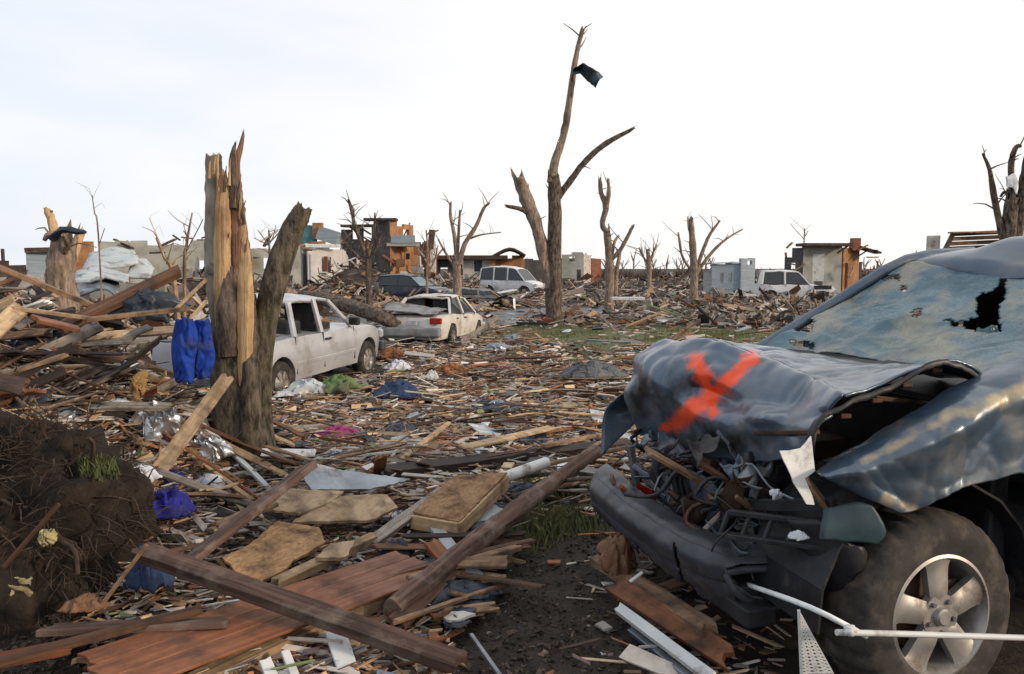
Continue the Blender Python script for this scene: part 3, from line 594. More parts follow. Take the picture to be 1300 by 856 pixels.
# near lamp bracket: slotted dark frame
fr_ = MB()
A, B_ = cp(925, 650, .45), cp(1075, 668, .84); C_, D_ = cp(915, 678, .45), cp(1062, 697, .84)
fr_.bar(A, B_, .03, .022); fr_.bar(C_, D_, .05, .02); 
for k in range(6): t = k / 5; fr_.bar(A.lerp(B_, t), C_.lerp(D_, t), .018, .018)
fr_.bar(cp(930, 640, .3), cp(1060, 642, .8), .035, .05); fr_.build('lamp_bracket', M['black'], bevel=.004, **KW)
pv, pf = patch([[cp(1046, 648, .84), cp(1085, 636, .88), cp(1106, 640, .90)], [cp(1042, 672, .86), cp(1090, 668, .90), cp(1124, 674, .92)], [cp(1040, 684, .86), cp(1075, 688, .89), cp(1112, 690, .91)]], 8, 8)
obj('lamp_panel', crumple(pv, .01, 6, 2), pf, M['teal'], smooth=50, solid=.012, **KW)
pv, pf = patch([[cp(1000, 660, .7), cp(1040, 655, .8), cp(1075, 690, .88)], [cp(1020, 715, .7), cp(1060, 712, .85), cp(1098, 700, .90)], [cp(1055, 790, .7), cp(1075, 770, .84), cp(1105, 715, .88)]], 10, 10)
obj('inner_wing', crumple(pv, .05, 4, 2), pf, M['black'], smooth=50, solid=.012, **KW)
r2 = random.Random(5); b = MB(); mats_e = [M['black'], M['rust'], M['steel'], M['greyplastic'], M['teal']]
for k in range(26):
    u, v, z = r2.uniform(-.25, .40), r2.uniform(-.72, .40), r2.uniform(.45, .84); s = r2.uniform(.04, .13)
    b.box(car(u, v, z), (s * r2.uniform(.5, 1.6), s * r2.uniform(.5, 1.6), s * r2.uniform(.2, .7)), Matrix.Rotation(r2.uniform(0, 3), 3, 'Z') @ Matrix.Rotation(r2.uniform(-.6, .6), 3, 'X'), r2.choice([0, 0, 0, 1, 1, 2, 3]))
b.box(car(-.02, 0, .62), (.62, .55, .42), Matrix.Rotation(TH, 3, 'Z'), 0); b.box(car(.05, .05, .86), (.40, .34, .10), Matrix.Rotation(TH + .1, 3, 'Z'), 1)
b.build('engine', None, mats=mats_e, bevel=.008, **KW)
for k in range(56):
    b = MB(); v = r2.uniform(-.78, .45); p = car(r2.uniform(.2, .58), v, r2.uniform(.55, .86)); pts = [(p, r2.choice([.003, .004, .006, .010, .014]))]
    for q in range(4): p = p + Vector((r2.uniform(-.12, .12), r2.uniform(-.12, .12), r2.uniform(-.09, .06))); pts.append((p, pts[0][1]))
    b.tube(pts, 7); b.build('hose', M[r2.choice(['black', 'black', 'rust', 'steel', 'black', 'teal'])], smooth=60, **KW)
for k in range(46):
    p = car(r2.uniform(.25, .60), r2.uniform(-.8, .5), r2.uniform(.54, .88)); s = r2.uniform(.04, .17)
    q = [p + Vector((r2.uniform(-s, s), r2.uniform(-s, s), r2.uniform(-s, s))) for _ in range(4)]
    pv, pf = patch([[q[0], q[1]], [q[3], q[2]]], 8, 8); obj('bent_bracket', crush(crumple(pv, .05, 7, k), .03, 9, k, (.3, -.7, .3)), pf, M[r2.choice(['black', 'rust', 'greyplastic', 'steel', 'black', 'suv'])], smooth=50, solid=.006, **KW)
obj('red_lamp_shard', *patch([[cp(806, 610, -.6), cp(828, 622, -.5)], [cp(812, 640, -.55), cp(838, 650, -.45)]], 4, 4), M['redl'], solid=.008, **KW)
# crossmember and dark underside
b = MB(); b.bar(car(.6, -.6, .30), car(.55, .6, .30), .14, .08); b.bar(car(.62, .45, .34), car(-.5, .45, .34), .09, .10); b.bar(car(.62, -.45, .34), car(-3.4, -.45, .34), .09, .10); b.bar(car(-.5, .45, .34), car(-3.4, .45, .34), .09, .10)
b.build('chassis', M['black'], bevel=.01, **KW)
carbox('undertray', .42, -.3, -.75, .5, .24, .40, 'black', .02)
#PART3
# ================================================================== TREES stripped by the storm
def tree(name, label, Y, stems, m='barer', twigs=0, group=None, seg=10, wood=None, cat='tree', seed=1, depth=.5):
    """stems: lists of (px, py, width in px) traced on a plane at distance Y; the first is the trunk"""
    b0 = atY(stems[0][0][0], stems[0][0][1], Y); b0.z = terr(b0.x, Y) - .05; rt = thing(name, label, cat, b0, 0, group); rr = random.Random(seed)
    for k, st in enumerate(stems):
        pts = []; dy = 0 if k == 0 else rr.uniform(-1, 1) * depth
        for i, (px, py, w) in enumerate(st):
            p = atY(px, py, Y); f = i / max(1, len(st) - 1)
            if k: s_ = (Y + dy * f) / Y; p = Vector((p.x * s_, p.y + dy * f, H + (p.z - H) * s_))
            if k == 0 and i == 0: p.z = b0.z - .1
            pts.append((p, w / 2 / F * Y))
        b = MB(); b.tube(pts, seg, .22, pts[-1][1] * (3 if pts[-1][1] > .05 else 0), 5, seed=seed + k)
        o = b.build('trunk' if k == 0 else 'limb', M[(wood or {}).get(k, m)], parent=rt, base=b0, smooth=60)
        for q in range(int(twigs * (len(st) - 1) + .5)):
            i = rr.uniform(.35, .98) * (len(pts) - 1); a = pts[int(i)][0].lerp(pts[min(int(i) + 1, len(pts) - 1)][0], i % 1); r0 = min(pts[int(i)][1] * .35, .03)
            dv = Vector((rr.uniform(-1, 1), rr.uniform(-1, 1), rr.uniform(.1, 1))).normalized() * rr.uniform(.25, .9) * Y / 28
            tb = MB(); tb.tube([(a, r0), (a + dv * .5 + Vector((0, 0, .05)), r0 * .7), (a + dv + Vector((rr.uniform(-.1, .1), 0, rr.uniform(-.1, .15))), r0 * .3)], 5, 0, 0, 2)
            t_ = tb.build('twig', M[m], parent=o, base=b0, smooth=60)
    return rt
# tall tree in the middle with the torn sheet
tree('tall_broken_tree', 'tallest bare tree trunk standing mid picture with one long curved limb', 28.5, [
    [(703, 418, 27), (703, 395, 22), (703, 340, 18), (704, 290, 18), (704, 240, 17), (702, 222, 13)],
    [(700, 232, 13), (705, 205, 10), (717, 165, 9), (724, 120, 8), (729, 85, 7), (735, 55, 6), (740, 36, 5)],
    [(709, 250, 10), (725, 228, 8), (745, 203, 7), (770, 182, 6.5), (803, 164, 4)],
    [(700, 365, 15), (692, 330, 16), (682, 290, 15), (668, 252, 17), (657, 222, 14)],
    [(676, 275, 8), (662, 266, 6), (644, 262, 4)]], 'bark', 0.8, wood={1: 'barer', 3: 'barer'}, seed=3, depth=.3)
a = atY(726, 92, 28.3)
rows = [[atY(x, y, 28.1 + d) for x, y, d in r] for r in ([(727, 84, .1), (737, 82, 0), (750, 86, -.2), (766, 98, .1)], [(726, 90, .2), (737, 89, .3), (746, 98, .1), (760, 104, -.2)], [(727, 97, 0), (735, 94, .1), (742, 100, .3), (756, 112, .1)])]
pv, pf = patch(rows, 14, 22)
tag(obj('torn_metal_sheet', crumple(pv, .12, 1.6, 3), pf, M['teal'], base=a, smooth=40, solid=.02), 'torn grey green metal sheet wrapped high round the tallest trunk', 'metal sheet').location = a
# the rest of the stripped trees
G_ = 'storm stripped trees behind the rubble'
tree('bare_tree', 'bare tree forked near the top right of the tallest trunk', 38, [
    [(773, 384, 12), (774, 350, 11), (773, 320, 10), (770, 292, 9)], [(771, 295, 8), (765, 285, 7), (769, 262, 8), (763, 245, 6), (762, 230, 5)], [(770, 264, 6), (773, 245, 5), (772, 227, 3)],
    [(774, 330, 7), (784, 322, 6), (793, 308, 5), (803, 288, 4)], [(776, 328, 5), (780, 308, 4), (785, 300, 3)], [(781, 375, 7), (783, 345, 5), (787, 322, 4)]], 'barer', 1.1, G_, seed=4)
tree('bare_tree', 'bare tree with two spreading limbs left of the white van', 36, [
    [(581, 372, 12), (580, 350, 11), (579, 330, 9)], [(580, 335, 6), (577, 300, 5), (572, 275, 4), (572, 258, 3)], [(580, 330, 5), (582, 300, 4), (584, 268, 3)],
    [(583, 335, 7), (590, 310, 6), (604, 288, 5), (614, 265, 4), (622, 258, 2)], [(578, 340, 4), (565, 320, 3), (556, 303, 2)], [(596, 303, 3), (612, 298, 2), (636, 295, 1.3)]], 'barer', 1.3, G_, seed=6)
tree('bare_tree', 'bare tree with limbs reaching right beside the pale blue trailer', 40, [
    [(881, 372, 12), (881, 345, 10), (879, 310, 9), (877, 280, 6)], [(883, 350, 6), (890, 325, 5), (900, 300, 4), (914, 280, 2.5)], [(884, 348, 5), (900, 325, 4), (920, 305, 3), (943, 291, 1.5)],
    [(879, 345, 4), (866, 325, 3), (861, 295, 2)], [(878, 300, 3), (874, 290, 2), (873, 275, 1.5)]], 'barer', 1.3, G_, seed=7)
tree('bare_tree', 'small ragged stump tree far off left of the trailer', 60, [[(824, 352, 6), (824, 335, 6), (822, 318, 5)], [(822, 335, 3), (816, 325, 3), (812, 316, 2)], [(824, 335, 3), (829, 322, 3), (833, 312, 2)]], 'barer', 4, G_, seed=8)
tree('bare_tree', 'dark shrubby tree in front of the dark building wall', 30, [
    [(469, 385, 9), (468, 350, 8), (467, 325, 7)], [(467, 330, 6), (458, 308, 5), (450, 285, 4), (446, 265, 5), (442, 253, 3)], [(468, 325, 5), (474, 300, 4), (476, 270, 2)], [(467, 330, 4), (478, 315, 3), (484, 295, 2)], [(466, 335, 5), (450, 322, 4), (438, 308, 2)], [(464, 320, 4), (455, 298, 3), (452, 290, 2)]], 'bark', 4, G_, seed=9)
tree('bare_tree', 'thin pale sapling tree standing right of the orange wall', 33, [[(542, 372, 4), (542, 345, 3), (543, 320, 2.5), (541, 292, 2)], [(542, 350, 2.5), (552, 330, 2), (556, 312, 1.3)]], 'barer', 3, G_, seed=10)
tree('shattered_tree', 'shattered dark stump with splintered fingers above the right car roof', 24, [
    [(1278, 345, 20), (1281, 300, 18), (1283, 270, 17), (1286, 248, 16)], [(1275, 310, 10), (1268, 280, 8), (1262, 250, 8), (1256, 215, 5), (1247, 195, 2)], [(1285, 262, 8), (1284, 235, 7), (1284, 205, 7), (1290, 187, 6), (1297, 186, 3)], [(1290, 300, 14), (1297, 260, 14), (1302, 225, 13), (1303, 195, 4)], [(1284, 255, 4), (1276, 244, 4), (1270, 250, 3)]], 'bark', 1.2, seed=11)
a = atY(1283, 235, 23.8); rows = [[atY(x, y, 23.7) for x, y in r] for r in ([(1277, 226), (1288, 222), (1293, 232)], [(1279, 238), (1287, 240), (1290, 246)])]
pv, pf = patch(rows, 8, 8); tag(obj('snagged_cloth', crumple(pv, .1, 3, 3), pf, M['wcloth'], base=a, smooth=60, solid=.02), 'scrap of pale cloth caught on the shattered stump at right', 'cloth').location = a
# left middle stump with its dark snagged sheet
tree('shattered_tree', 'broken stump with a pale spike at the far left behind the boards', 13.5, [
    [(82, 440, 40), (80, 400, 36), (76, 350, 34), (80, 315, 28)], [(72, 325, 14), (70, 300, 12), (66, 282, 11), (60, 267, 8)], [(84, 345, 16), (92, 322, 14), (101, 300, 10)], [(78, 330, 8), (86, 312, 6), (80, 298, 5)], [(70, 305, 9), (62, 298, 8), (56, 306, 4)]], 'barer', .3, wood={2: 'bare', 1: 'bare'}, seed=12)
b = MB(); b.tube([(atY(66, 303, 13.3), .07), (atY(78, 292, 13.2), .05), (atY(92, 293, 13.2), .055), (atY(108, 295, 13.1), .03)], 8, .5, .02)
b0 = atY(85, 295, 13.2); tag(b.build('snagged_tarp', M['tarp'], smooth=50, base=b0), 'twisted dark strip snagged across the far left stump', 'tarpaulin').location = b0
for sd, (lab, Y, st) in enumerate([
    ('thin leafless sapling rising left of the corrugated panels', 12, [[(128, 345, 3), (125, 300, 2.2), (120, 270, 1.6), (117, 248, 1)], [(126, 310, 1.2), (133, 290, 1)]]),
    ('slender leafless sapling just left of the split trunk', 9, [[(230, 380, 7), (234, 350, 5), (237, 310, 4), (244, 270, 2)], [(236, 320, 2), (252, 290, 1.4), (258, 278, .9)], [(237, 300, 1.5), (233, 285, 1)]]),
    ('stripped pale sapling leaning left over the pile', 8, [[(232, 395, 9), (221, 360, 7), (208, 325, 5), (199, 302, 4)], [(204, 312, 1.6), (196, 292, 1.2), (189, 276, .8)]]),
    ('bushy leafless treetop seen between the split trunk and slanting stem', 40, [[(342, 335, 4), (342, 310, 3), (341, 292, 2)], [(342, 312, 2), (333, 300, 1.5), (327, 292, 1)], [(342, 308, 2), (352, 298, 1.5), (358, 290, 1)], [(342, 312, 2), (330, 306, 1.2), (322, 302, 1)], [(342, 310, 1.6), (347, 300, 1.2), (350, 286, .8)]]),
    ('thin bare tree behind the shell house roof', 60, [[(1021, 315, 2), (1021, 300, 1.6), (1022, 290, 1.2)], [(1021, 302, 1.2), (1026, 293, 1)], [(1021, 304, 1), (1010, 292, .7), (1003, 284, .6)]]),
    ]): tree('sapling', lab, Y, st, 'barer' if sd != 2 else 'pale', 1.2, 'thin bare saplings', 6, seed=20 + sd, depth=.25)
rr = random.Random(77)
for k in range(34):   # ragged treetops far behind
    px = rr.choice([rr.uniform(720, 870), rr.uniform(720, 1000), rr.uniform(640, 700), rr.uniform(40, 130), rr.uniform(1000, 1180)]); Y = rr.uniform(85, 150); h = rr.uniform(5, 22) if px < 800 or px > 835 else rr.uniform(8, 30)
    st = [[(px, 350, 2.2), (px + rr.uniform(-2, 2), 345 - h * .5, 1.8), (px + rr.uniform(-4, 4), 340 - h, 1)]]
    for q in range(4): s_ = rr.choice((-1, 1)); hh = rr.uniform(.1, .6) * h; st.append([(px, 345 - hh, 1.2), (px + s_ * rr.uniform(3, 8), 340 - hh - rr.uniform(3, 9), .7)])
    tree('distant_tree', 'small leafless tree on the skyline among many far off', Y, st, 'barer', 0, 'leafless trees on the skyline', 5, seed=40 + k, depth=1)
# ------------------------------------------------------------------ split trunk in the left foreground
Y0 = 6.7; tb0 = atY(305, 590, Y0); tb0.z = terr(tb0.x, Y0) - .05
split = thing('split_tree', 'large split tree trunk with pale torn wood and a cut slanting stem', 'tree', tb0)
def tp(px, py, w, dy=0): s_ = (Y0 + dy) / Y0; p = atY(px, py, Y0); return (Vector((p.x * s_, p.y + dy, H + (p.z - H) * s_)), w / 2 / F * Y0)
def stem(name, m, pts, seg=16, nz_=.12, jag=.0, seed=1, flat=1.0):
    b = MB(); b.tube([tp(*p) for p in pts], seg, nz_, jag, 8, seed=seed, flat=flat); return b.build(name, M[m], parent=split, base=tb0, smooth=75)
stem('trunk', 'barkg', [(306, 615, 110), (306, 580, 84), (306, 540, 72), (302, 480, 66), (300, 430, 60), (298, 400, 54), (300, 372, 44)], 32, .16, .10, 1)
stem('bark_column', 'barkp', [(290, 420, 36, -.03), (277, 360, 30, -.03), (274, 310, 27), (273, 260, 24), (272, 225, 22), (271, 198, 19)], 16, .16, .03, 2)
stem('torn_wood', 'bare', [(286, 440, 20, -.16), (283, 370, 24, -.17), (283, 310, 23, -.14), (283, 260, 19, -.12), (283, 232, 14, -.1), (284, 220, 7, -.1)], 12, .14, .12, 3, .5)
stem('dark_column', 'bark', [(294, 450, 34, -.14), (290, 400, 31, -.16), (293, 350, 23, -.12), (296, 300, 15, -.06), (296, 260, 11, -.05), (295, 222, 6, -.05)], 14, .2, .14, 4)
stem('heartwood_spike', 'bareo', [(308, 430, 30, -.10), (306, 370, 28, -.1), (303, 310, 24, -.08), (300, 260, 20, -.05), (298, 225, 16, -.05), (300, 205, 10, -.05), (305, 188, 7), (309, 170, 3)], 12, .2, .05, 5)
stem('bark_strip', 'bark', [(300, 265, 12, -.12), (297, 235, 12, -.1), (295, 205, 9, -.08), (298, 184, 3, -.05)], 8, .2, .05, 6)
stem('torn_wood', 'bare', [(308, 490, 12, -.20), (311, 440, 20, -.22), (312, 390, 22, -.20), (311, 345, 20, -.16), (309, 310, 14, -.12), (306, 275, 6, -.1)], 12, .18, .1, 7, .5)
stem('bark_ridge', 'barkg', [(317, 590, 30, -.20), (318, 500, 24, -.20), (319, 430, 20, -.16), (318, 380, 12, -.12), (320, 350, 5, -.1)], 12, .2, .05, 8)
stem('splinter', 'bare', [(321, 410, 5, -.15), (320, 380, 4, -.16), (319, 352, 1, -.16)], 6, .1, 0, 9)
rs = random.Random(6)
for k in range(22):
    x0, y0, hgt = rs.choice(((283, 225, 22), (272, 202, 14), (298, 215, 26), (312, 330, 30), (304, 250, 30), (285, 300, 30), (311, 420, 40), (296, 380, 20))); x0 += rs.uniform(-7, 7); y0 += rs.uniform(-6, 20)
    stem('splinter', rs.choice(['bare', 'bareo', 'bare', 'bark']), [(x0, y0 + 18, rs.uniform(2.5, 6), -.14), (x0 + rs.uniform(-2, 2), y0, rs.uniform(2, 4), -.15), (x0 + rs.uniform(-4, 4), y0 - hgt * rs.uniform(.3, 1), .6, -.15 + rs.uniform(-.03, .03))], 5, .1, 0, 60 + k)
stem('slanting_stem', 'barkg', [(334, 610, 34, .05), (332, 560, 29, .03), (331, 500, 27), (333, 440, 28), (341, 390, 30), (354, 340, 31), (368, 300, 29), (380, 275, 25), (386, 264, 20)], 20, .12, .03, 10)
# fallen trunk lying across behind the pickup
b = MB(); fp = [(atY(362, 366, 24), .08), (atY(382, 374, 23), .12), (atY(410, 380, 22), .17), (atY(450, 391, 21.5), .20), (atY(480, 401, 21), .20), (atY(504, 412, 21), .16)]
b.tube(fp, 16, .18, .12, 6, seed=31); fb = fp[2][0].copy(); fl_ = thing('fallen_tree', 'thick grey fallen trunk lying behind the silver pickup', 'fallen tree', fb)
b.build('trunk', M['barkh'], parent=fl_, base=fb, smooth=60)
b = MB(); b.tube([(atY(375, 378, 23), .16), (atY(365, 372, 22.5), .14), (atY(350, 366, 22.5), .08)], 8, .3, .1); b.build('limb', M['barer'], parent=fl_, base=fb, smooth=60)

# ================================================================== BUILDINGS
class House:
    """a building seen at distance: walls are traced (px,py) corners on vertical faces between two ground points"""
    def __init__(s, name, label, base, group=None, cat='house'): s.b = base; s.r = thing(name, label, cat, base, 0, group)
    def wall(s, name, m, A, B, z0, top, t=.22, holes=(), lab=None, rag=.14):
        if rag:
            q = random.Random(int(abs(A[0] * 31 + B[0] * 17))); tt = []; Lw = math.hypot(B[0] - A[0], B[1] - A[1])
            for (a, za), (b_, zb) in zip(top, top[1:]):
                n_ = max(1, int((b_ - a) * Lw / .8)); drop = 0
                for i in range(n_):
                    if q.random() < .4: drop = q.choice((0, 0, .15, .4, .9, .3)) * rag * 2.6
                    f0 = a + (b_ - a) * i / n_; f1 = a + (b_ - a) * (i + 1) / n_ - 1e-4; zz_ = za + (zb - za) * i / n_; tt += [(f0, zz_ - drop - q.random() * rag * .4), (f1, zz_ - drop - q.random() * rag * .4)]
            top = tt
        # A,B ground points; top: list of (frac, z); holes: (f0,f1,z0,z1). Built from vertical strips so openings are real
        A = Vector((A[0], A[1], 0)); B = Vector((B[0], B[1], 0)); d = (B - A); n = Vector((-d.y, d.x, 0)).normalized() * t
        cuts = sorted(set([f for f, z in top] + [h[0] for h in holes] + [h[1] for h in holes])); mb = MB()
        def tz(f):
            for (a, za), (b_, zb) in zip(top, top[1:]):
                if a <= f <= b_: return za + (zb - za) * (f - a) / max(b_ - a, 1e-6)
            return top[-1][1]
        def blk(f0, f1, za0, za1, zb0, zb1):
            P = [A + d * f0, A + d * f1]; V = []
            for off in (Vector(), n):
                V += [P[0] + off + Vector((0, 0, za0)), P[1] + off + Vector((0, 0, za1)), P[1] + off + Vector((0, 0, zb1)), P[0] + off + Vector((0, 0, zb0))]
            mb.add(V, [(0, 1, 2, 3), (7, 6, 5, 4), (0, 4, 5, 1), (3, 2, 6, 7), (0, 3, 7, 4), (1, 5, 6, 2)])
        for f0, f1 in zip(cuts, cuts[1:]):
            m_ = (f0 + f1) / 2; hs = sorted([h for h in holes if h[0] < m_ < h[1]], key=lambda h: h[2]); z = z0
            for h in hs:
                if h[2] > z: blk(f0, f1, z, z, h[2], h[2])
                z = h[3]
            if tz(m_) > z: blk(f0, f1, z, z, tz(f0 + 1e-6), tz(f1 - 1e-6))
        # weld the strips so that the wall is one piece
        o = mb.build(name, M[m], parent=s.r, base=s.b)
        bm = bmesh.new(); bm.from_mesh(o.data); bmesh.ops.remove_doubles(bm, verts=bm.verts, dist=.001); bm.to_mesh(o.data); bm.free()
        if lab: o['label'] = lab
        return o
    def box(s, name, m, c, d, rz=0, parent=None, rx=0, ry=0):
        mb = MB(); mb.box(c, d, Matrix.Rotation(rz, 3, 'Z') @ Matrix.Rotation(ry, 3, 'Y') @ Matrix.Rotation(rx, 3, 'X')); return mb.build(name, M[m], parent=parent or s.r, base=s.b)
    def bar(s, name, m, a, b, w, t): mb = MB(); mb.bar(a, b, w, t); return mb.build(name, M[m], parent=s.r, base=s.b)
    def sheet(s, name, m, pts, n=6, amp=.1, solid=.06):
        pv, pf = patch(pts, n, n); return obj(name, crumple(pv, amp, .8, 3), pf, M[m], parent=s.r, base=s.b, smooth=40, solid=solid)
def X(px, Y): return (px - 650) / F * Y * 1.0
def Z(py, Y): return atY(650, py, Y).z
GZ = -.4
rb = random.Random(9)
# long pale building, left
Y = 52; h = House('long_building', 'long low roofless pale building on the left skyline', Vector((X(250, Y), Y, GZ)), cat='building')
h.wall('wall', 'wallg', (X(128, Y), Y), (X(352, Y), Y + 6), GZ, [(0, Z(305, Y)), (.3, Z(304, Y)), (.31, Z(303, Y)), (.62, Z(303, Y)), (.63, Z(306, Y)), (1, Z(308, Y))], holes=[(.47, .51, .2, 2.2), (.62, .65, 1.0, 3.2), (.8, .83, .8, 2.4), (.2, .23, .9, 2.0)])
h.wall('wall', 'walls', (X(98, Y), Y - 1), (X(128, Y) - .1, Y - .4), GZ, [(0, Z(306, Y)), (1, Z(304, Y))], lab='orange stripped end wall')
h.wall('wall', 'wallg', (X(352, Y) + .05, Y + 6.2), (X(352, Y) + 1, Y + 14), GZ, [(0, 3.2), (1, 3.0)]); h.wall('wall', 'wallg', (X(98, Y), Y - .5), (X(98, Y) - .5, Y + 9), GZ, [(0, 3.2), (1, 2.0)])
for k in range(22): a = Vector((X(rb.uniform(110, 345), Y), Y + rb.uniform(.2, 4), Z(rb.uniform(300, 330), Y))); h.bar('broken_timber', rb.choice(['roofb', 'walld', 'grey', 'drywall', 'brown']), a, a + Vector((rb.uniform(-1.5, 1.5), rb.uniform(-.5, .5), rb.uniform(-.5, .9))), rb.uniform(.08, .3), .1)
# collapsed roofing panels in front of it
hs_ = House('collapsed_shed', 'collapsed heap of pale corrugated roofing left of the split trunk', Vector((X(150, 24), 24, GZ)), cat='shed')
hs_.sheet('roof_panel', 'siding', [[atY(118, 318, 25), atY(150, 316, 25), atY(172, 322, 25)], [atY(104, 345, 23), atY(140, 338, 23), atY(176, 334, 23.5)]], 10, .18)
hs_.sheet('roof_panel', 'siding', [[atY(100, 345, 23), atY(130, 340, 23), atY(165, 345, 23)], [atY(92, 362, 21), atY(130, 356, 21), atY(160, 360, 21)]], 10, .2)
hs_.sheet('roof_panel', 'metal', [[atY(95, 350, 22), atY(120, 352, 22), atY(150, 356, 22)], [atY(92, 378, 20), atY(130, 372, 20), atY(150, 380, 20)]], 10, .2)
hs_.sheet('roof_panel', 'siding', [[atY(172, 325, 24.5), atY(185, 330, 24.5), atY(196, 340, 24.5)], [atY(160, 350, 23), atY(180, 352, 23), atY(192, 356, 23)]], 8, .12)
hs_.box('wall', 'wallg', (X(150, 26), 26, .4), (3.2, .2, 1.6))
h2_ = House('wrecked_house', 'low wrecked house with a pale end wall at the far left edge', Vector((X(30, 40), 40, GZ)))
h2_.wall('wall', 'wallb', (X(36, 40), 40), (X(62, 40), 40.5), GZ, [(0, Z(318, 40)), (1, Z(316, 40))]); h2_.wall('wall', 'roofb', (X(-30, 40), 39.5), (X(36, 40) - .05, 39.9), GZ, [(0, Z(333, 40)), (.4, Z(330, 40)), (.7, Z(336, 40)), (1, Z(326, 40))], holes=[(.3, .4, .2, 1.4), (.7, .78, .2, 1.4)])
h2_.bar('roof_beam', 'roofb', (X(34, 40), 40.2, Z(318, 40)), (X(64, 40), 40.6, Z(317, 40)), .8, .25); h2_.wall('wall', 'drywall', (X(-20, 38), 37.5), (X(60, 38), 38), GZ, [(0, Z(352, 38)), (.5, Z(348, 38)), (1, Z(356, 38))], lab='low pale broken wall')
h2_.bar('post', 'roofb', (X(7, 40), 40, GZ), (X(7, 40), 40, Z(316, 40)), .12, .12)
# small white house
Y = 58; h = House('white_house', 'small white house with one broken window and a torn roof', Vector((X(400, Y), Y, GZ)))
c0 = (X(392, Y), Y); c1 = (X(430, Y), Y + 1.6)
h.wall('wall', 'plaster', c0, c1, GZ, [(0, Z(318, Y)), (.25, Z(316, Y)), (.26, Z(314, Y)), (1, Z(313, Y))], holes=[(.40, .66, Z(345, Y), Z(326, Y))])
h.wall('wall', 'wallb', (X(366, Y), Y + 8), (c0[0] - .02, c0[1] + .02), GZ, [(0, Z(330, Y)), (1, Z(321, Y))]); h.wall('wall', 'plaster', (c1[0], c1[1] + .3), (c1[0] - 1, c1[1] + 8), GZ, [(0, Z(313, Y)), (1, 2.2)])  # left wall is white too, its shade painted in as blue grey
h.box('window_frame', 'brick', (X(412, Y), Y + .7, Z(336, Y)), (.22, .3, 1.2)); h.box('sill', 'white', (X(412, Y), Y + .55, Z(346, Y)), (1.0, .2, .1))
h.box('back_wall', 'walld', (X(405, Y), Y + 7, 1.0), (4, .2, 2.4)); h.box('fascia', 'white', (X(388, Y), Y + 1, Z(319, Y)), (2.6, .25, .35), ry=R(-12)); h.box('fascia', 'white', (X(410, Y), Y + .4, Z(312, Y)), (2.5, .3, .25), rz=.3)
for k in range(7): a = Vector((X(rb.uniform(372, 396), Y), Y + rb.uniform(1, 4), Z(rb.uniform(308, 322), Y))); h.bar('rafter', 'walls', a, a + Vector((rb.uniform(.5, 1.5), rb.uniform(-.5, .5), rb.uniform(-.3, .5))), .3, .2)
h.box('roof_remnant', 'walls', (X(386, Y), Y + 2.5, Z(314, Y)), (1.6, 2.5, .3), ry=.2)
# wrecked block behind it with teal cladding
Y = 74; h = House('teal_block', 'wrecked upper storey with teal cladding behind the white house', Vector((X(400, Y), Y, GZ)), cat='building')
h.box('wall', 'walld', (X(400, Y), Y + 1, 1.4), (5.5, 3, 3.6)); h.box('cladding', 'teald', (X(394, Y), Y - .7, Z(298, Y)), (1.9, .3, 1.7), ry=.08); h.box('cladding', 'wallb', (X(385, Y), Y - .6, Z(302, Y)), (.8, .3, 1.2)); h.box('brick_pier', 'walls', (X(408, Y), Y - .7, Z(294, Y)), (.9, .6, 1.5))
h.box('roof_slab', 'wallb', (X(421, Y), Y, Z(300, Y)), (1.9, 2.5, 1.2), ry=.3)
# two storey block, dark wall and orange sheathing
Y = 64; h = House('apartment_block', 'torn open two storey block with dark wall and orange inner walls', Vector((X(500, Y), Y, GZ)), cat='building')
h.wall('wall', 'walld', (X(478, Y), Y), (X(497, Y), Y - .5), GZ, [(0, Z(280, Y)), (1, Z(279, Y))]); h.wall('wall', 'walls', (X(497, Y) + .03, Y - .5), (X(520, Y), Y + 3), GZ, [(0, Z(279, Y)), (.3, Z(281, Y)), (.6, Z(283, Y)), (1, Z(284, Y))], holes=[(.55, .80, Z(303, Y), Z(290, Y)), (.45, .75, -.2, 1.3)], lab='orange sheathed wall with window gap')
h.wall('wall', 'walld', (X(428, Y), Y + 2), (X(478, Y) - .05, Y + .1), GZ, [(0, Z(290, Y)), (.3, Z(287, Y)), (.5, Z(288, Y)), (1, Z(283, Y))], holes=[(.3, .55, Z(303, Y), Z(290, Y)), (.62, .9, Z(318, Y), Z(287, Y)), (.1, .3, -.2, 1.4)])
h.wall('wall', 'brick', (X(520, Y) + .03, Y + 3), (X(548, Y), Y + 5), GZ, [(0, Z(300, Y)), (.3, Z(308, Y)), (.5, Z(303, Y)), (.7, Z(312, Y)), (1, Z(318, Y))], holes=[(.25, .5, -.1, 1.7), (.7, .9, -.1, 1.2)])
h.box('floor_slab', 'wallg', (X(512, Y), Y + .5, Z(311, Y)), (2.4, 2.2, .25)); h.box('balcony_rail', 'wallb', (X(514, Y), Y - .6, Z(304, Y)), (1.9, .12, .6)); h.box('roof_edge', 'roofb', (X(485, Y), Y, Z(279, Y)), (2.6, 1.2, .2)); h.box('back_wall', 'walls', (X(462, Y), Y + 6, 1.9), (5.5, .2, 4.4))
h.box('roof_edge', 'roofb', (X(455, Y), Y + 1.2, Z(286, Y)), (3.0, 1.0, .2), rz=-.2); h.box('post', 'white', (X(545, Y), Y + 3.5, Z(325, Y)), (.45, .3, 2.6)); h.box('post', 'roofb', (X(543, Y), Y + 3.4, Z(302, Y)), (.5, .4, 1.6), ry=.1)
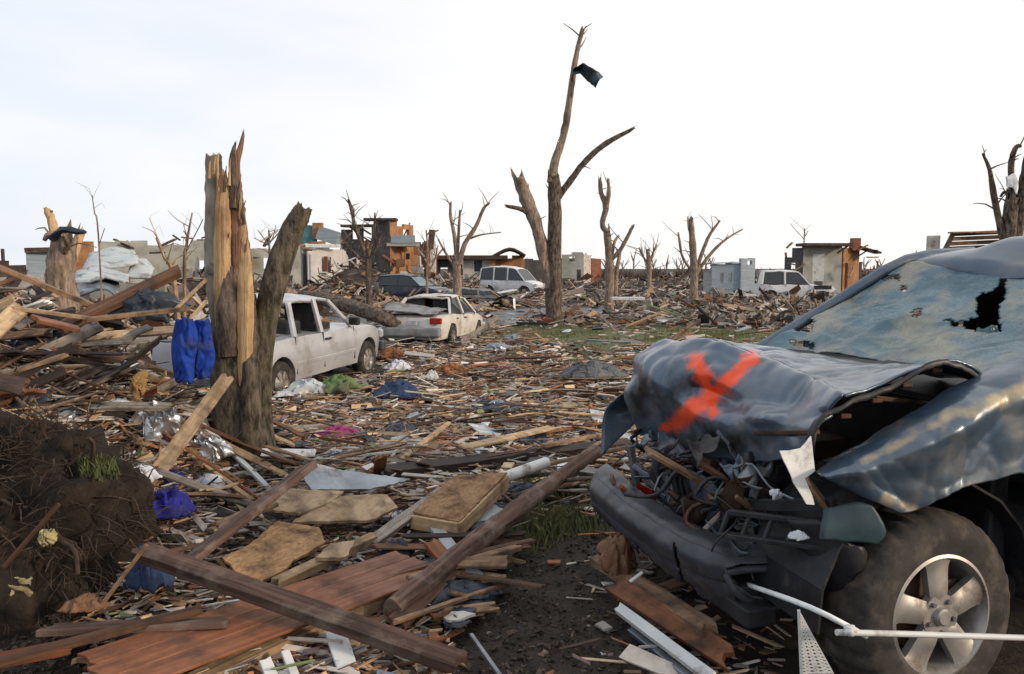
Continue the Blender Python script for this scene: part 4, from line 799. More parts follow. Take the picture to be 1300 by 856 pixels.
for k in range(26):
    a = Vector((X(rb.uniform(425, 548), Y), Y + rb.uniform(-1, 3), Z(rb.uniform(290, 338), Y))); h.bar('broken_timber', rb.choice(['walls', 'walld', 'brick', 'roofb', 'wallg', 'dark', 'drywall']), a, a + Vector((rb.uniform(-1.2, 1.2), rb.uniform(-.5, .5), rb.uniform(-1.2, 1.2))), rb.uniform(.1, .35), .12)
for k in range(6):
    a = Vector((X(rb.uniform(500, 540), Y), Y - 1 + rb.uniform(-1, 1), Z(rb.uniform(330, 352), Y))); h.box('wall_scrap', rb.choice(['walls', 'drywall', 'wallg', 'white']), a, (rb.uniform(.4, 1.1), .1, rb.uniform(.4, .9)), rz=rb.uniform(-1, 1), rx=rb.uniform(-.5, .5))
# low brown house with gabled porch
Y = 70; h = House('brown_house', 'low house with brown eaves and gabled orange porch behind the van', Vector((X(630, Y), Y, GZ)))
h.wall('wall', 'plaster', (X(588, Y), Y), (X(627, Y), Y), GZ, [(0, Z(329, Y)), (1, Z(328, Y))], holes=[(.36, .62, Z(345, Y), Z(331, Y))]); h.wall('wall', 'walld', (X(540, Y), Y + .3), (X(588, Y) - .05, Y), GZ, [(0, Z(330, Y)), (1, Z(329, Y))], holes=[(.4, .6, .4, 1.7)])
h.box('window_pane', 'teal', (X(607, Y), Y + .3, Z(338, Y)), (.8, .05, 1.0)); h.box('roof', 'roofb', (X(590, Y), Y + 2.5, Z(327, Y)), (7.6, 7, .35)); h.wall('wall', 'walls', (X(627, Y) + .05, Y + .6), (X(665, Y), Y + .8), GZ, [(0, Z(328, Y)), (.6, Z(324, Y)), (1, Z(328, Y))], holes=[(.22, .38, -.2, 1.9), (.6, .8, .6, 1.7)])
h.sheet('gable_roof', 'roofb', [[Vector((X(623, Y), Y - .5, Z(327, Y))), Vector((X(647, Y), Y - .5, Z(316, Y))), Vector((X(667, Y), Y - .5, Z(325, Y)))], [Vector((X(623, Y), Y + 5, Z(327, Y))), Vector((X(647, Y), Y + 5, Z(316, Y))), Vector((X(667, Y), Y + 5, Z(325, Y)))]], 8, .03, .22)
h.wall('wall', 'walld', (X(665, Y) + .05, Y + .8), (X(700, Y), Y + 1), GZ, [(0, Z(328, Y)), (1, Z(334, Y))]); h.box('porch_post', 'walls', (X(627, Y), Y - .4, 1.0), (.3, .3, 2.8)); h.box('porch_post', 'walls', (X(664, Y), Y - .4, 1.0), (.3, .3, 2.8))
# broken grey block
Y = 88; h = House('grey_ruin', 'broken grey two storey ruin right behind the tallest trunk', Vector((X(735, Y), Y, GZ)), cat='building')
h.wall('wall', 'wallg', (X(713, Y), Y), (X(740, Y), Y), GZ, [(0, Z(323, Y)), (.5, Z(320, Y)), (1, Z(321, Y))], holes=[(.35, .6, Z(332, Y), Z(326, Y)), (.7, .9, -.2, 1.5)]); h.wall('wall', 'drywall', (X(740, Y) + .05, Y), (X(752, Y), Y + 2), GZ, [(0, Z(321, Y)), (1, Z(324, Y))]); h.wall('wall', 'brick', (X(752, Y) + .05, Y + 2), (X(766, Y), Y + 2.5), GZ, [(0, Z(324, Y)), (1, Z(330, Y))]); h.box('wall', 'walld', (X(738, Y), Y + 5, 1.2), (4, .2, 3.2))
# trailer
Y = 62; h = House('trailer_home', 'battered pale blue trailer home behind the stripped tree at right', Vector((X(930, Y), Y, GZ)), cat='trailer')
h.wall('wall', 'wallb', (X(903, Y), Y), (X(938, Y), Y), GZ, [(0, Z(335, Y)), (.5, Z(333, Y)), (1, Z(334, Y))], holes=[(.3, .42, .5, 1.3), (.6, .72, .5, 1.3)]); h.wall('wall', 'wallb', (X(938, Y) + .03, Y - .2), (X(960, Y), Y + .5), GZ, [(0, Z(328, Y)), (.6, Z(327, Y)), (1, Z(335, Y))], holes=[(.45, .75, Z(336, Y), Z(331, Y))]); h.box('wall', 'wallb', (X(930, Y), Y + 3, .5), (3.2, .2, 1.9))
h.sheet('roof', 'siding', [[Vector((X(902, Y), Y - .2, Z(335, Y))), Vector((X(938, Y), Y - .2, Z(333, Y)))], [Vector((X(902, Y), Y + 3, Z(335, Y))), Vector((X(938, Y), Y + 3, Z(333, Y)))]], 6, .1)
# shell house
Y = 50; h = House('shell_house', 'grey shell house with white door and splintered orange end', Vector((X(1045, Y), Y, GZ)))
h.wall('wall', 'wallg', (X(1018, Y), Y), (X(1070, Y), Y + .4), GZ, [(0, Z(312, Y)), (.5, Z(311, Y)), (1, Z(312, Y))], holes=[(.30, .52, -.4, Z(324, Y))]); h.box('door', 'white', (X(1038, Y) - .1, Y + .15, Z(338, Y) - .1), (.95, .1, 1.7)); h.box('door', 'denim', (X(1043, Y) + .05, Y + .3, Z(338, Y)), (.3, .1, 1.6)); h.box('roof_edge', 'roofb', (X(1043, Y), Y - .1, Z(311, Y)), (3.1, 1.4, .18)); h.box('back_wall', 'walld', (X(1062, Y) + 1.6, Y + 5, .9), (4.2, .2, 2.4))
h.wall('wall', 'walld', (X(1000, Y), Y + .8), (X(1018, Y) - .03, Y), GZ, [(0, Z(326, Y)), (.4, Z(314, Y)), (1, Z(313, Y))], holes=[(.3, .6, .2, 2.0)]); h.wall('wall', 'walls', (X(1072, Y), Y + .4), (X(1102, Y), Y + 1.5), GZ, [(0, Z(313, Y)), (.3, Z(312, Y)), (.5, Z(306, Y)), (.65, Z(306, Y)), (.8, Z(316, Y)), (1, Z(322, Y))], holes=[(.12, .3, .3, 2.0)], lab='splintered orange end wall')
h.box('roof_scrap', 'roofb', (X(1108, Y), Y + 1, Z(317, Y)), (1.4, 1, .12), ry=R(16)); h.box('chimney', 'brick', (X(1090, Y), Y + .8, Z(310, Y)), (.5, .5, .8))
for k in range(14): a = Vector((X(rb.choice([rb.uniform(994, 1018), rb.uniform(1068, 1110)]), Y), Y + rb.uniform(-.8, 1), Z(rb.uniform(312, 345), Y))); h.bar('broken_timber', rb.choice(['walls', 'brick', 'roofb', 'dark', 'pale']), a, a + Vector((rb.uniform(-.8, .8), rb.uniform(-.4, .4), rb.uniform(-.7, .7))), rb.uniform(.06, .2), .08)
# boards and pier above the car roof at right
Y = 26; h = House('torn_house', 'torn house wall of long brown boards beside a stubby pier', Vector((X(1230, Y), Y, GZ)))
h.wall('pier', 'drywall', (X(1177, Y), Y), (X(1190, Y), Y), GZ, [(0, Z(298, Y)), (1, Z(299, Y))]); h.wall('wall', 'walld', (X(1192, Y), Y + .2), (X(1300, Y), Y + 1), GZ, [(0, Z(318, Y)), (1, Z(305, Y))])
for k in range(4): h.bar('wall_board', ('roofb', 'brown', 'tan', 'brown')[k], (X(1194 + 2 * k, Y), Y - .1 - .05 * k, Z(316 - k * 6, Y)), (X(1282, Y), Y + .3, Z(312 - k * 6, Y)), .10, .13)
h.bar('roof_board', 'tan', (X(1196, Y), Y - .3, Z(296, Y)), (X(1270, Y), Y - .2, Z(295, Y)), .3, .05); h.bar('sloping_board', 'roofb', (X(1190, Y), Y - .3, Z(318, Y)), (X(1200, Y), Y - .3, Z(296, Y)), .1, .12)
h.box('wall_scrap', 'drywall', (X(1284, Y), Y - .2, Z(300, Y)), (.7, .3, .5), ry=.4)

# ================================================================== VEHICLES IN THE MIDDLE DISTANCE
def wheel_(root, x, y, r, w, s, flat=False):
    b = MB(); b.lathe([(r * .62, -w / 2), (r * .9, -w / 2 - .008), (r, -w * .3), (r, w * .3), (r * .9, w / 2 + .008), (r * .62, w / 2)], 36)
    t = b.build('wheel', M['rubber'], smooth=50); t.parent = root; t.location = (x, y, r); t.rotation_euler = (0, 0, 0 if s < 0 else math.pi)
    b = MB(); b.lathe([(r * .63, -w / 2 + .0), (r * .60, -w / 2 + .03), (r * .5, -w / 2 + .05), (r * .22, -w / 2 + .015), (r * .12, -w / 2 - .0), (0, -w / 2)], 30, fn=lambda a, j: 0)
    for k in range(6): a = k * math.pi / 3; b.bar((r * .15 * math.cos(a), -w / 2 + .018, r * .15 * math.sin(a)), (r * .58 * math.cos(a), -w / 2 + .03, r * .58 * math.sin(a)), r * .16, .03, up=(0, 1, 0))
    o = b.build('rim', M['alloy'], smooth=40); o.parent = t
def vehicle(root, L, Wd, prof, wheels, wr, m, cab, zb=.28, dent=.03, bedhole=None, glassy=(1, 1, 1), seed=1):
    """x forward, y left. prof: top outline of the lower body (x,z) front to rear. cab: dict of cabin points"""
    hw = Wd / 2; ar = wr + .07; pts = [(x, z) for x, z in prof]; bot_ = []
    x0 = prof[0][0]; x1 = prof[-1][0]; seq = []
    seq.append((x1, zb)); 
    for wx in sorted(wheels):
        a0 = math.asin(min(1, max(-1, (zb - wr) / ar)))
        for k in range(13):
            a = math.pi - a0 - (math.pi - 2 * a0) * k / 12; seq.append((wx + ar * math.cos(a), wr + ar * math.sin(a)))
    seq.append((x0, zb)); poly = seq + pts
    bm = bmesh.new(); f = bm.faces.new([bm.verts.new((x, -hw, z)) for x, z in poly]); r = bmesh.ops.extrude_face_region(bm, geom=[f])
    bmesh.ops.translate(bm, verts=[v for v in r['geom'] if isinstance(v, bmesh.types.BMVert)], vec=(0, Wd, 0))
    def cut(co, no): bmesh.ops.bisect_plane(bm, geom=bm.verts[:] + bm.edges[:] + bm.faces[:], plane_co=co, plane_no=no)
    x = x1 + .2
    while x < x0: cut((x, 0, 0), (1, 0, 0)); x += .28
    zt = max(z for _, z in prof); z = zb + .1
    while z < zt: cut((0, 0, z), (0, 0, 1)); z += .11
    for y in (-.45, -.3, -.15, 0, .15, .3, .45): cut((0, y * Wd, 0), (0, 1, 0))
    hl = (x0 - x1) / 2; cx = (x0 + x1) / 2
    for v in bm.verts:
        t = (v.co.z - zb) / (zt - zb); e_ = abs(v.co.x - cx) / hl; a = abs(v.co.y) / hw
        k = 1 - .07 * max(0, t - .55) ** 1.5 * 2.2 - .05 * max(0, .35 - t) * 2 - .13 * max(0, e_ - .72) ** 1.5 * 6
        v.co.x -= (v.co.x - cx) / hl * .10 * a ** 3 * (1 if e_ > .9 else 0)
        if t > .6: v.co.z -= .035 * a ** 4
        v.co.y *= k
        q = v.co * 1.5 + Vector((seed * 3, 0, 0)); v.co += Vector((noise.noise(q), noise.noise(q + Vector((0, 7, 0))) * .7, noise.noise(q + Vector((0, 0, 7))))) * dent * 1.6
    bmesh.ops.recalc_face_normals(bm, faces=bm.faces); me = bpy.data.meshes.new('body'); bm.to_mesh(me); bm.free(); me.materials.append(M[m])
    me.polygons.foreach_set('use_smooth', [True] * len(me.polygons)); me.set_sharp_from_angle(angle=R(38))
    o = bpy.data.objects.new('body', me); C.objects.link(o); o.parent = root; bv_ = o.modifiers.new('bevel', 'BEVEL'); bv_.width = .018; bv_.segments = 2; bv_.limit_method = 'ANGLE'; bv_.angle_limit = R(40)
    for wx in wheels:
        for s in (-1, 1): wheel_(root, wx, s * (hw - .10), wr, .20, s)
    # cabin: list of stations (x_base, z_base, x_top, z_top)
    st = cab['st']; yi = cab.get('inset', .14); T = lambda s, i, k: Vector((st[i][2], s * (hw * .93 - yi), st[i][3])); Bq = lambda s, i: Vector((st[i][0], s * hw * .945, st[i][1]))
    rows = []
    for i in range(len(st)):
        a = T(-1, i, 0); b_ = T(1, i, 0); up = Vector((0, 0, .05)); rows.append([a, a.lerp(b_, .25) + up * .8, a.lerp(b_, .5) + up, a.lerp(b_, .75) + up * .8, b_])
    pv, pf = patch(rows, 4 * (len(st) - 1), 12); pv = crumple(pv, cab.get('crush', .02), 1.8, seed, Vector((.1, .1, 1)))
    obj('roof', pv, pf, M[m], parent=root, smooth=60, solid=.05)
    for i in range(len(st)):
        for s in (-1, 1):
            b = MB(); b.bar(Bq(s, i) - Vector((0, 0, .03)), T(s, i, 0) + Vector((0, 0, .01)), .07 if i in (0,) else .10, .06, up=(0, 1, 0)); b.build('pillar', M[m], parent=root, bevel=.012)
    for i in range(len(st) - 1):
        for s in (-1, 1):
            g_ = glassy[i]
            if g_:
                q = [Bq(s, i), Bq(s, i + 1), T(s, i + 1, 0), T(s, i, 0)]; off = Vector((0, -s * .02, 0)); b = MB(); b.quad(*[p + off for p in q]); b.build('side_window', M['glass'], parent=root, solid=.008)
    for i, nm in ((0, 'windscreen'), (len(st) - 1, 'rear_window')):
        if cab.get(nm, 1):
            b = MB(); b.quad(Bq(-1, i) * 1, Bq(1, i), T(1, i, 0), T(-1, i, 0)); b.build(nm, M[cab.get(nm + '_m', 'glass')], parent=root, solid=.01)
    for sx in cab['seats']:
        for s in (-1, 1):
            b = MB(); b.box((sx, s * hw * .45, 1.0 * zt), (.5, hw * .7, .2)); b.box((sx - .26, s * hw * .45, zt + .18), (.14, hw * .62, .55)); b.build('seat', M['seatm'], parent=root, bevel=.03)
    # door seams, handles, side strip
    for dx in cab.get('doors', ()):
        for s in (-1, 1):
            b = MB(); b.bar((dx, s * (hw * .985), zb + .1), (dx, s * (hw * .955), zt - .03), .016, .02, up=(0, 1, 0)); b.build('door_gap', M['black'], parent=root)
    for dx in cab.get('handles', ()):
        for s in (-1, 1): b = MB(); b.box((dx, s * hw * .985, zt - .16), (.18, .03, .04)); b.build('door_handle', M['black'], parent=root, bevel=.006)
    xs_ = sorted(wheels)
    for s in (-1, 1):
        b = MB(); b.bar((xs_[0] + ar + .03, s * hw * .992, zb + .26), (xs_[-1] - ar - .03, s * hw * .992, zb + .26), .02, .06, up=(0, 0, 1)); b.build('side_moulding', M[cab.get('strip', m)], parent=root, bevel=.006)
    return o
def part_box(root, name, c, d, m, bev=.02, ry=0):
    b = MB(); b.box((0, 0, 0), d, Matrix.Rotation(ry, 3, 'Y')); o = b.build(name, M[m], parent=root, bevel=bev); o.location = c; return o
def place(root, A, B, back):
    """front-wheel point A, rear-wheel point B on the ground"""
    A = Vector(A); B = Vector(B); d = (A - B).normalized(); root.rotation_euler = (0, 0, math.atan2(d.y, d.x)); return d
# silver pickup
pk = thing('silver_pickup', 'dusty silver pickup with extended cab half hidden by the split trunk', 'pickup truck', (-4.02, 13.9, -.40)); pk.rotation_euler = (R(1), R(-1), R(74))
vehicle(pk, 4.9, 1.75, [(2.28, .42), (2.32, .70), (2.26, .86), (1.9, .96), (1.05, 1.03), (.75, 1.05), (-.95, 1.04), (-2.5, 1.02), (-2.52, .5)], (1.50, -1.50), .34, 'silver',
    dict(st=[(.92, 1.03, .28, 1.52), (-.20, 1.04, -.22, 1.58), (-1.05, 1.04, -.98, 1.54)], seats=(.1,), doors=(.95, -.16, -1.05), handles=(-.02,), crush=.035, windscreen=0, rear_window=0), .32, .022, glassy=(0, 0), seed=2)
part_box(pk, 'bed_floor', (-1.8, 0, 1.035), (1.3, 1.3, .02), 'black'); part_box(pk, 'front_bumper', (2.34, 0, .5), (.16, 1.6, .2), 'bumperm', .04); part_box(pk, 'rear_bumper', (-2.58, 0, .5), (.14, 1.6, .18), 'steel', .04)
for s in (-1, 1): part_box(pk, 'headlight', (2.24, s * .66, .76), (.16, .3, .16), 'lens', .03); part_box(pk, 'wing_mirror', (.72, s * .98, 1.14), (.12, .2, .15), 'black', .03)
part_box(pk, 'rear_bench', (-.75, 0, 1.05), (.4, 1.3, .4), 'seatm', .04)
# sedan, rear three quarter view, boot torn open
sn = thing('cream_sedan', 'mud spattered cream sedan with its boot lid torn up', 'car', (-2.15, 23.0, -.50)); sn.rotation_euler = (0, R(1.5), R(77))
vehicle(sn, 4.5, 1.72, [(2.2, .40), (2.24, .60), (2.1, .74), (1.1, .90), (-.9, .93), (-1.45, .90), (-2.05, .90), (-2.22, .82), (-2.25, .45)], (1.35, -1.30), .31, 'creamp',
    dict(st=[(1.05, .90, .40, 1.30), (-.25, .92, -.28, 1.36), (-1.50, .90, -1.0, 1.30)], seats=(.2, -.6), doors=(.95, -.2, -.98), handles=(-.1, -.9), crush=.05, rear_window=0, inset=.17), .25, .035, glassy=(1, 1), seed=5)
pv, pf = patch([[Vector((-1.35, -.68, 1.02)), Vector((-1.4, 0, 1.10)), Vector((-1.4, .7, 1.16))], [Vector((-1.7, -.7, 1.0)), Vector((-1.8, 0, 1.10)), Vector((-1.8, .8, 1.2))], [Vector((-2.15, -.55, .9)), Vector((-2.3, 0, .95)), Vector((-2.35, .8, 1.0))]], 14, 14)
obj('boot_lid', crumple(pv, .05, 3, 3), pf, M['greyp'], parent=sn, smooth=50, solid=.03); part_box(sn, 'boot_floor', (-1.8, 0, .905), (.8, 1.25, .02), 'black'); part_box(sn, 'rear_bumper', (-2.30, 0, .44), (.20, 1.62, .26), 'greyp', .05); part_box(sn, 'front_bumper', (2.25, 0, .42), (.18, 1.6, .24), 'creamp', .05)
for s in (-1, 1): part_box(sn, 'tail_light', (-2.24, s * .66, .74), (.1, .32, .16), 'redl', .02)
part_box(sn, 'number_plate', (-2.30, 0, .68), (.02, .32, .13), 'lens', .005)
# dark four wheel drive
ds = thing('dark_hatchback', 'dark blue car with pale windscreen parked by the torn block', 'car', (X(521, 44), 44.5, -.3)); ds.rotation_euler = (0, 0, R(-22))
vehicle(ds, 4.4, 1.75, [(2.1, .45), (2.14, .7), (1.95, .86), (1.0, 1.0), (-1.9, 1.03), (-2.1, .95), (-2.15, .5)], (1.3, -1.3), .34, 'darkp', dict(st=[(1.0, 1.0, .3, 1.50), (-.5, 1.0, -.5, 1.58), (-1.9, 1.02, -1.6, 1.52)], seats=(.2, -.7), doors=(.9, -.2, -1.2), windscreen_m='screen', crush=.05), .3, .04, seed=7)
part_box(ds, 'front_bumper', (2.15, 0, .5), (.18, 1.65, .26), 'black', .05)
for s in (-1, 1): part_box(ds, 'headlight', (2.08, s * .62, .72), (.12, .34, .15), 'lens', .03)
# white van
wv_ = thing('white_van', 'white passenger van with a dented nose facing right', 'van', (X(650, 56), 56, -.3)); wv_.rotation_euler = (0, 0, R(-28))
vehicle(wv_, 4.7, 1.9, [(2.25, .45), (2.28, .78), (2.1, .95), (1.45, 1.12), (-2.2, 1.16), (-2.3, .5)], (1.45, -1.35), .35, 'whitep', dict(st=[(1.45, 1.12, .75, 1.86), (.1, 1.14, .1, 2.02), (-1.0, 1.15, -1.0, 2.04), (-2.15, 1.16, -2.05, 1.95)], seats=(.5, -.6), doors=(1.1, .1, -1.0), crush=.03, inset=.12), .32, .025, glassy=(1, 1, 1), seed=9)
part_box(wv_, 'front_bumper', (2.30, 0, .5), (.16, 1.75, .24), 'black', .05)
for s in (-1, 1): part_box(wv_, 'headlight', (2.24, s * .68, .8), (.12, .34, .18), 'lens', .03)
# crushed grey car
cg = thing('crushed_car', 'flattened grey car body lying in front of the white van', 'car', (X(612, 42), 42, -.32)); cg.rotation_euler = (0, R(2), R(8))
vehicle(cg, 4.2, 1.65, [(1.9, .35), (1.95, .5), (1.0, .62), (-1.8, .66), (-1.95, .4)], (1.2, -1.2), .28, 'greyp', dict(st=[(1.0, .62, .4, .82), (-.3, .62, -.3, .80), (-1.6, .65, -1.2, .86)], seats=(), crush=.10, inset=.1), .22, .09, seed=11)
part_box(cg, 'bonnet', (1.2, 0, .78), (1.2, 1.3, .06), 'whitep', .02, R(-12))
# white double cab at right
wp = thing('white_pickup', 'burnt looking white double cab pickup before the shell house', 'pickup truck', (X(1003, 43), 43.5, -.3)); wp.rotation_euler = (0, 0, R(-8))
vehicle(wp, 5.2, 1.85, [(2.5, .5), (2.52, .85), (2.2, 1.0), (1.1, 1.1), (-.9, 1.12), (-1.7, 1.12), (-1.75, .5)], (1.65, -1.1), .37, 'whitep', dict(st=[(1.0, 1.1, .45, 1.72), (-.3, 1.12, -.3, 1.80), (-1.5, 1.12, -1.4, 1.76)], seats=(.2, -.7), doors=(.95, -.25, -1.1), crush=.04), .35, .05, glassy=(1, 1), seed=13)
part_box(wp, 'wing_scorch', (1.65, -.94, .95), (.9, .02, .2), 'black', .005); part_box(wp, 'front_bumper', (2.55, 0, .55), (.16, 1.75, .24), 'steel', .05)
#PART4
# ================================================================== RUBBLE: builders
def plank_mesh(L, w, t, jag, seed, bend=0.0, warp=0.0, notch=.0):
    r = random.Random(seed); ny = 4 if w > .05 else 2; nx_ = max(3, int(L / .14)); V = []; e0 = [r.uniform(-1, .6) * jag for _ in range(ny + 1)]; e1 = [r.uniform(-.6, 1) * jag for _ in range(ny + 1)]
    for i in range(nx_ + 1):
        f = i / nx_; x = -L / 2 + L * f; ww = w * (1 + notch * (noise.noise(Vector((x * 4, seed, 0)))))
        z0 = bend * ((2 * f - 1) ** 2) * L; tw = warp * (f - .5)
        top = []
        for j in range(ny + 1):
            y = -ww / 2 + ww * j / ny; xx = x + (e0[j] if i == 0 else 0) + (e1[j] if i == nx_ else 0)
            top.append((xx, y * math.cos(tw), z0 + t / 2 + y * math.sin(tw)))
        V += top + [(a, b, c - t) for a, b, c in top[::-1]]
    n = 2 * (ny + 1); Fc = [(i * n + k, (i + 1) * n + k, (i + 1) * n + (k + 1) % n, i * n + (k + 1) % n) for i in range(nx_) for k in range(n)]
    for i, rev in ((0, 0), (nx_, 1)):
        for j in range(ny):
            q = (i * n + j, i * n + j + 1, i * n + n - 2 - j, i * n + n - 1 - j); Fc.append(q[::-1] if rev else q)
    return V, Fc
def frame_m(p1, p2, roll=0.0, up=(0, 0, 1)):
    x = (p2 - p1).normalized(); u = Vector(up); y = u.cross(x)
    if y.length < .05: y = Vector((0, 1, 0)).cross(x)
    y.normalize(); z = x.cross(y); m = Matrix((x, y, z)).transposed() @ Matrix.Rotation(roll, 3, 'X'); return Matrix.Translation((p1 + p2) / 2) @ m.to_4x4()
SEED = [100]
def plank(name, label, cat, p1, p2, w, t, m, roll=0, jag=.02, group=None, bend=0, warp=0, parent=None, notch=.1):
    SEED[0] += 1; L = (p2 - p1).length; V, Fc = plank_mesh(L, w, t, min(jag, L * .2), SEED[0], bend, warp, notch)
    o = obj(name, V, Fc, M[m], matrix=frame_m(p1, p2, roll), bevel=min(.004, t * .2)); tag(o, label, cat, group)
    return o
def poly_panel(name, label, cat, pts, t, m, group=None, jag=.006, ups=.0):
    """flat irregular panel with the outline pts (3-d), ragged edges and real thickness"""
    c = sum(pts, Vector()) / len(pts); nrm = Vector()
    for i in range(len(pts)): nrm += (pts[i] - c).cross(pts[(i + 1) % len(pts)] - c)
    nrm.normalize(); x = (pts[1] - pts[0]).normalized(); x = (x - nrm * x.dot(nrm)).normalized(); y = nrm.cross(x); r = random.Random(SEED[0]); SEED[0] += 1
    P = []
    for i in range(len(pts)):
        a, b = pts[i], pts[(i + 1) % len(pts)]; k = max(2, int((b - a).length / .03))
        for q in range(k):
            p = a.lerp(b, q / k) - c; P.append((p.dot(x) + r.uniform(-1, 1) * jag, p.dot(y) + r.uniform(-1, 1) * jag))
    n = len(P); V = [(a, b, t / 2) for a, b in P] + [(a, b, -t / 2) for a, b in P]
    Fc = [tuple(range(n)), tuple(range(2 * n - 1, n - 1, -1))] + [(i + n, (i + 1) % n + n, (i + 1) % n, i) for i in range(n)]
    mtx = Matrix.Translation(c) @ Matrix((x, y, nrm)).transposed().to_4x4()
    return tag(obj(name, V, Fc, M[m], matrix=mtx), label, cat, group)
def cloth(name, label, cat, c, rx, ry, hz, m, seed=1, rz=0, tilt=0, group=None, fold=1.0, solid=.008, n=26, drape=True):
    V = []; r = random.Random(seed)
    for i in range(n + 1):
        for j in range(n + 1):
            u, v = 2 * i / n - 1, 2 * j / n - 1; a = math.atan2(v, u); d = max(abs(u), abs(v)); k = .75 + .35 * noise.noise(Vector((math.cos(a) * 1.5 + seed, math.sin(a) * 1.5, 0)))
            dd = math.hypot(u, v); sq = d / dd if dd > 1e-6 else 1; x, y = u * sq * k * rx, v * sq * k * ry
            q = Vector((u * 1.6, v * 1.6, seed * 1.7)); h = hz * ((1 - d ** 2) * .6 if drape else 0) + hz * .45 * fold * (ridge(q, 1, seed) * .7 + ridge(q, 2.4, seed + 4) * .4 + ridge(q, 5, seed + 4) * .13)
            V.append((x + noise.noise(q * 2) * rx * .18, y + noise.noise(q * 2 + Vector((5, 5, 5))) * ry * .18, h * (1 - .55 * d ** 4)))
    Fc = [(i * (n + 1) + j, (i + 1) * (n + 1) + j, (i + 1) * (n + 1) + j + 1, i * (n + 1) + j + 1) for i in range(n) for j in range(n)]
    mtx = Matrix.Translation(c) @ Matrix.Rotation(rz, 4, 'Z') @ Matrix.Rotation(tilt, 4, 'X')
    return tag(obj(name, V, Fc, M[m], matrix=mtx, smooth=(180 if m not in ('foil', 'metal', 'siding', 'shingle') else 30), solid=solid), label, cat, group)
# ================================================================== LEFT FOREGROUND: named pieces
BD = 'boards and beams'
plank('beam', 'long dark beam slanting down across the reddish board panel', 'beam', gz(178, 700, .34), gz(582, 842, .12), .105, .05, 'rustbeam', .15, .03)
plank('board', 'brown board propped up beside the blue violet cloth', 'board', gz(228, 722, .16), gz(392, 592, .42), .135, .04, 'rustbeam', -.35, .03)
pn = thing('boarding', 'wide panel of reddish brown stained boards under the dark beam', 'panel', gz(300, 790, .05))
pa, pb = gz(110, 838, .16), gz(508, 706, .13)
dv = (pb - pa).normalized(); nv = Vector((dv.y, -dv.x, 0)).normalized()
for k in range(3):
    SEED[0] += 1; a = pa + nv * (.1425 * k) + Vector((0, 0, -.001 * k)) - dv * .02 * k; b = pb + nv * (.1425 * k) + Vector((0, 0, -.001 * k)) + dv * (.02, .03, .01)[k]
    V, Fc = plank_mesh((b - a).length, .1415, .014, .015, SEED[0], 0, .0, .0); o = obj('board', V, Fc, M['red'], bevel=.003); o.parent = pn; o.matrix_local = Matrix.Translation(-pn.location) @ frame_m(a, b, 0)
SEED[0] += 1; a = gz(225, 880, .06); b = gz(520, 742, .10); V, Fc = plank_mesh((b - a).length, .09, .07, .02, SEED[0]); o = obj('batten', V, Fc, M['pale'], bevel=.004); o.parent = pn; o.matrix_local = Matrix.Translation(-pn.location) @ frame_m(a, b, .1)
plank('batten', 'pale batten along the top edge of the reddish board panel', 'batten', gz(350, 742, .14), gz(474, 683, .14), .06, .05, 'pale', .2, .03)
poly_panel('strand_board', 'torn strand board sheet lying above the reddish panel', 'strand board', [gz(282, 712, .16), gz(318, 688, .2), gz(352, 664, .2), (gz(404, 672, .2)), gz(412, 690, .17), gz(372, 712, .16), gz(362, 722, .15), gz(330, 740, .14), gz(300, 728, .15)], .014, 'osb')
poly_panel('plywood_sheet', 'pale plywood sheet split in two behind the strand board sheet', 'plywood', [gz(322, 646, .16), gz(350, 622, .2), gz(436, 624, .22), gz(420, 640, .18), gz(380, 652, .16)], .015, 'ply')
poly_panel('plywood_sheet', 'pale plywood sheet with a ragged point left of the boxed strand board', 'plywood', [gz(372, 662, .13), gz(398, 645, .16), gz(440, 632, .2), gz(490, 628, .2), gz(505, 645, .15), gz(470, 664, .12)], .02, 'ply')
poly_panel('grey_sheet', 'slate grey bent sheet pointing right above the plywood sheets', 'sheet', [gz(382, 606, .22), gz(400, 590, .3), gz(440, 598, .26), gz(520, 612, .18), gz(470, 622, .16), gz(395, 620, .18)], .012, 'metal')
poly_panel('plywood_scrap', 'small cracked plywood scrap touching the top of the reddish panel', 'plywood', [gz(400, 712, .16), gz(420, 690, .18), gz(450, 690, .15), gz(440, 708, .15)], .02, 'ply')
# boxed sheathing piece
A_, B_, C2, D2 = gz(524, 652, .20), gz(578, 604, .30), gz(644, 602, .30), gz(582, 662, .20)
bx = thing('sheathed_frame', 'strand board cover on a pale timber frame, tilted in the rubble', 'frame', (A_ + C2) / 2 - Vector((0, 0, .2)))
def ch(parent, o, lm): o.parent = parent; o.matrix_parent_inverse.identity(); o.matrix_local = Matrix.Translation(-parent.location) @ lm
o = poly_panel('cover', None, None, [A_, B_, C2, D2], .014, 'osb'); ch(bx, o, o.matrix_world.copy()); mw = frame_m(D2 - Vector((0, 0, .045)), C2 - Vector((0, 0, .045)), 1.57)
def fbar(a, b, w, t, roll, m='pale'):
    SEED[0] += 1; V, Fc = plank_mesh((b - a).length, w, t, .008, SEED[0]); o = obj('frame_bar', V, Fc, M[m], bevel=.003); ch(bx, o, frame_m(a, b, roll))
dn = Vector((0, 0, -.05)); fbar(A_ + dn, D2 + dn, .035, .085, 0); fbar(D2 + dn, C2 + dn, .035, .085, 0); fbar(A_ + dn, B_ + dn, .035, .085, 0)
b = MB(); p1, p2 = gz(548, 640, .14), gz(694, 587, .26); L = (p2 - p1).length
b.lathe([(.0, -L / 2), (.036, -L / 2), (.042, -L / 2 + .01), (.043, 0), (.041, L / 2 - .01), (.034, L / 2), (.018, L / 2), (.016, L / 2 - .06), (0, L / 2 - .06)], 24, 'x')
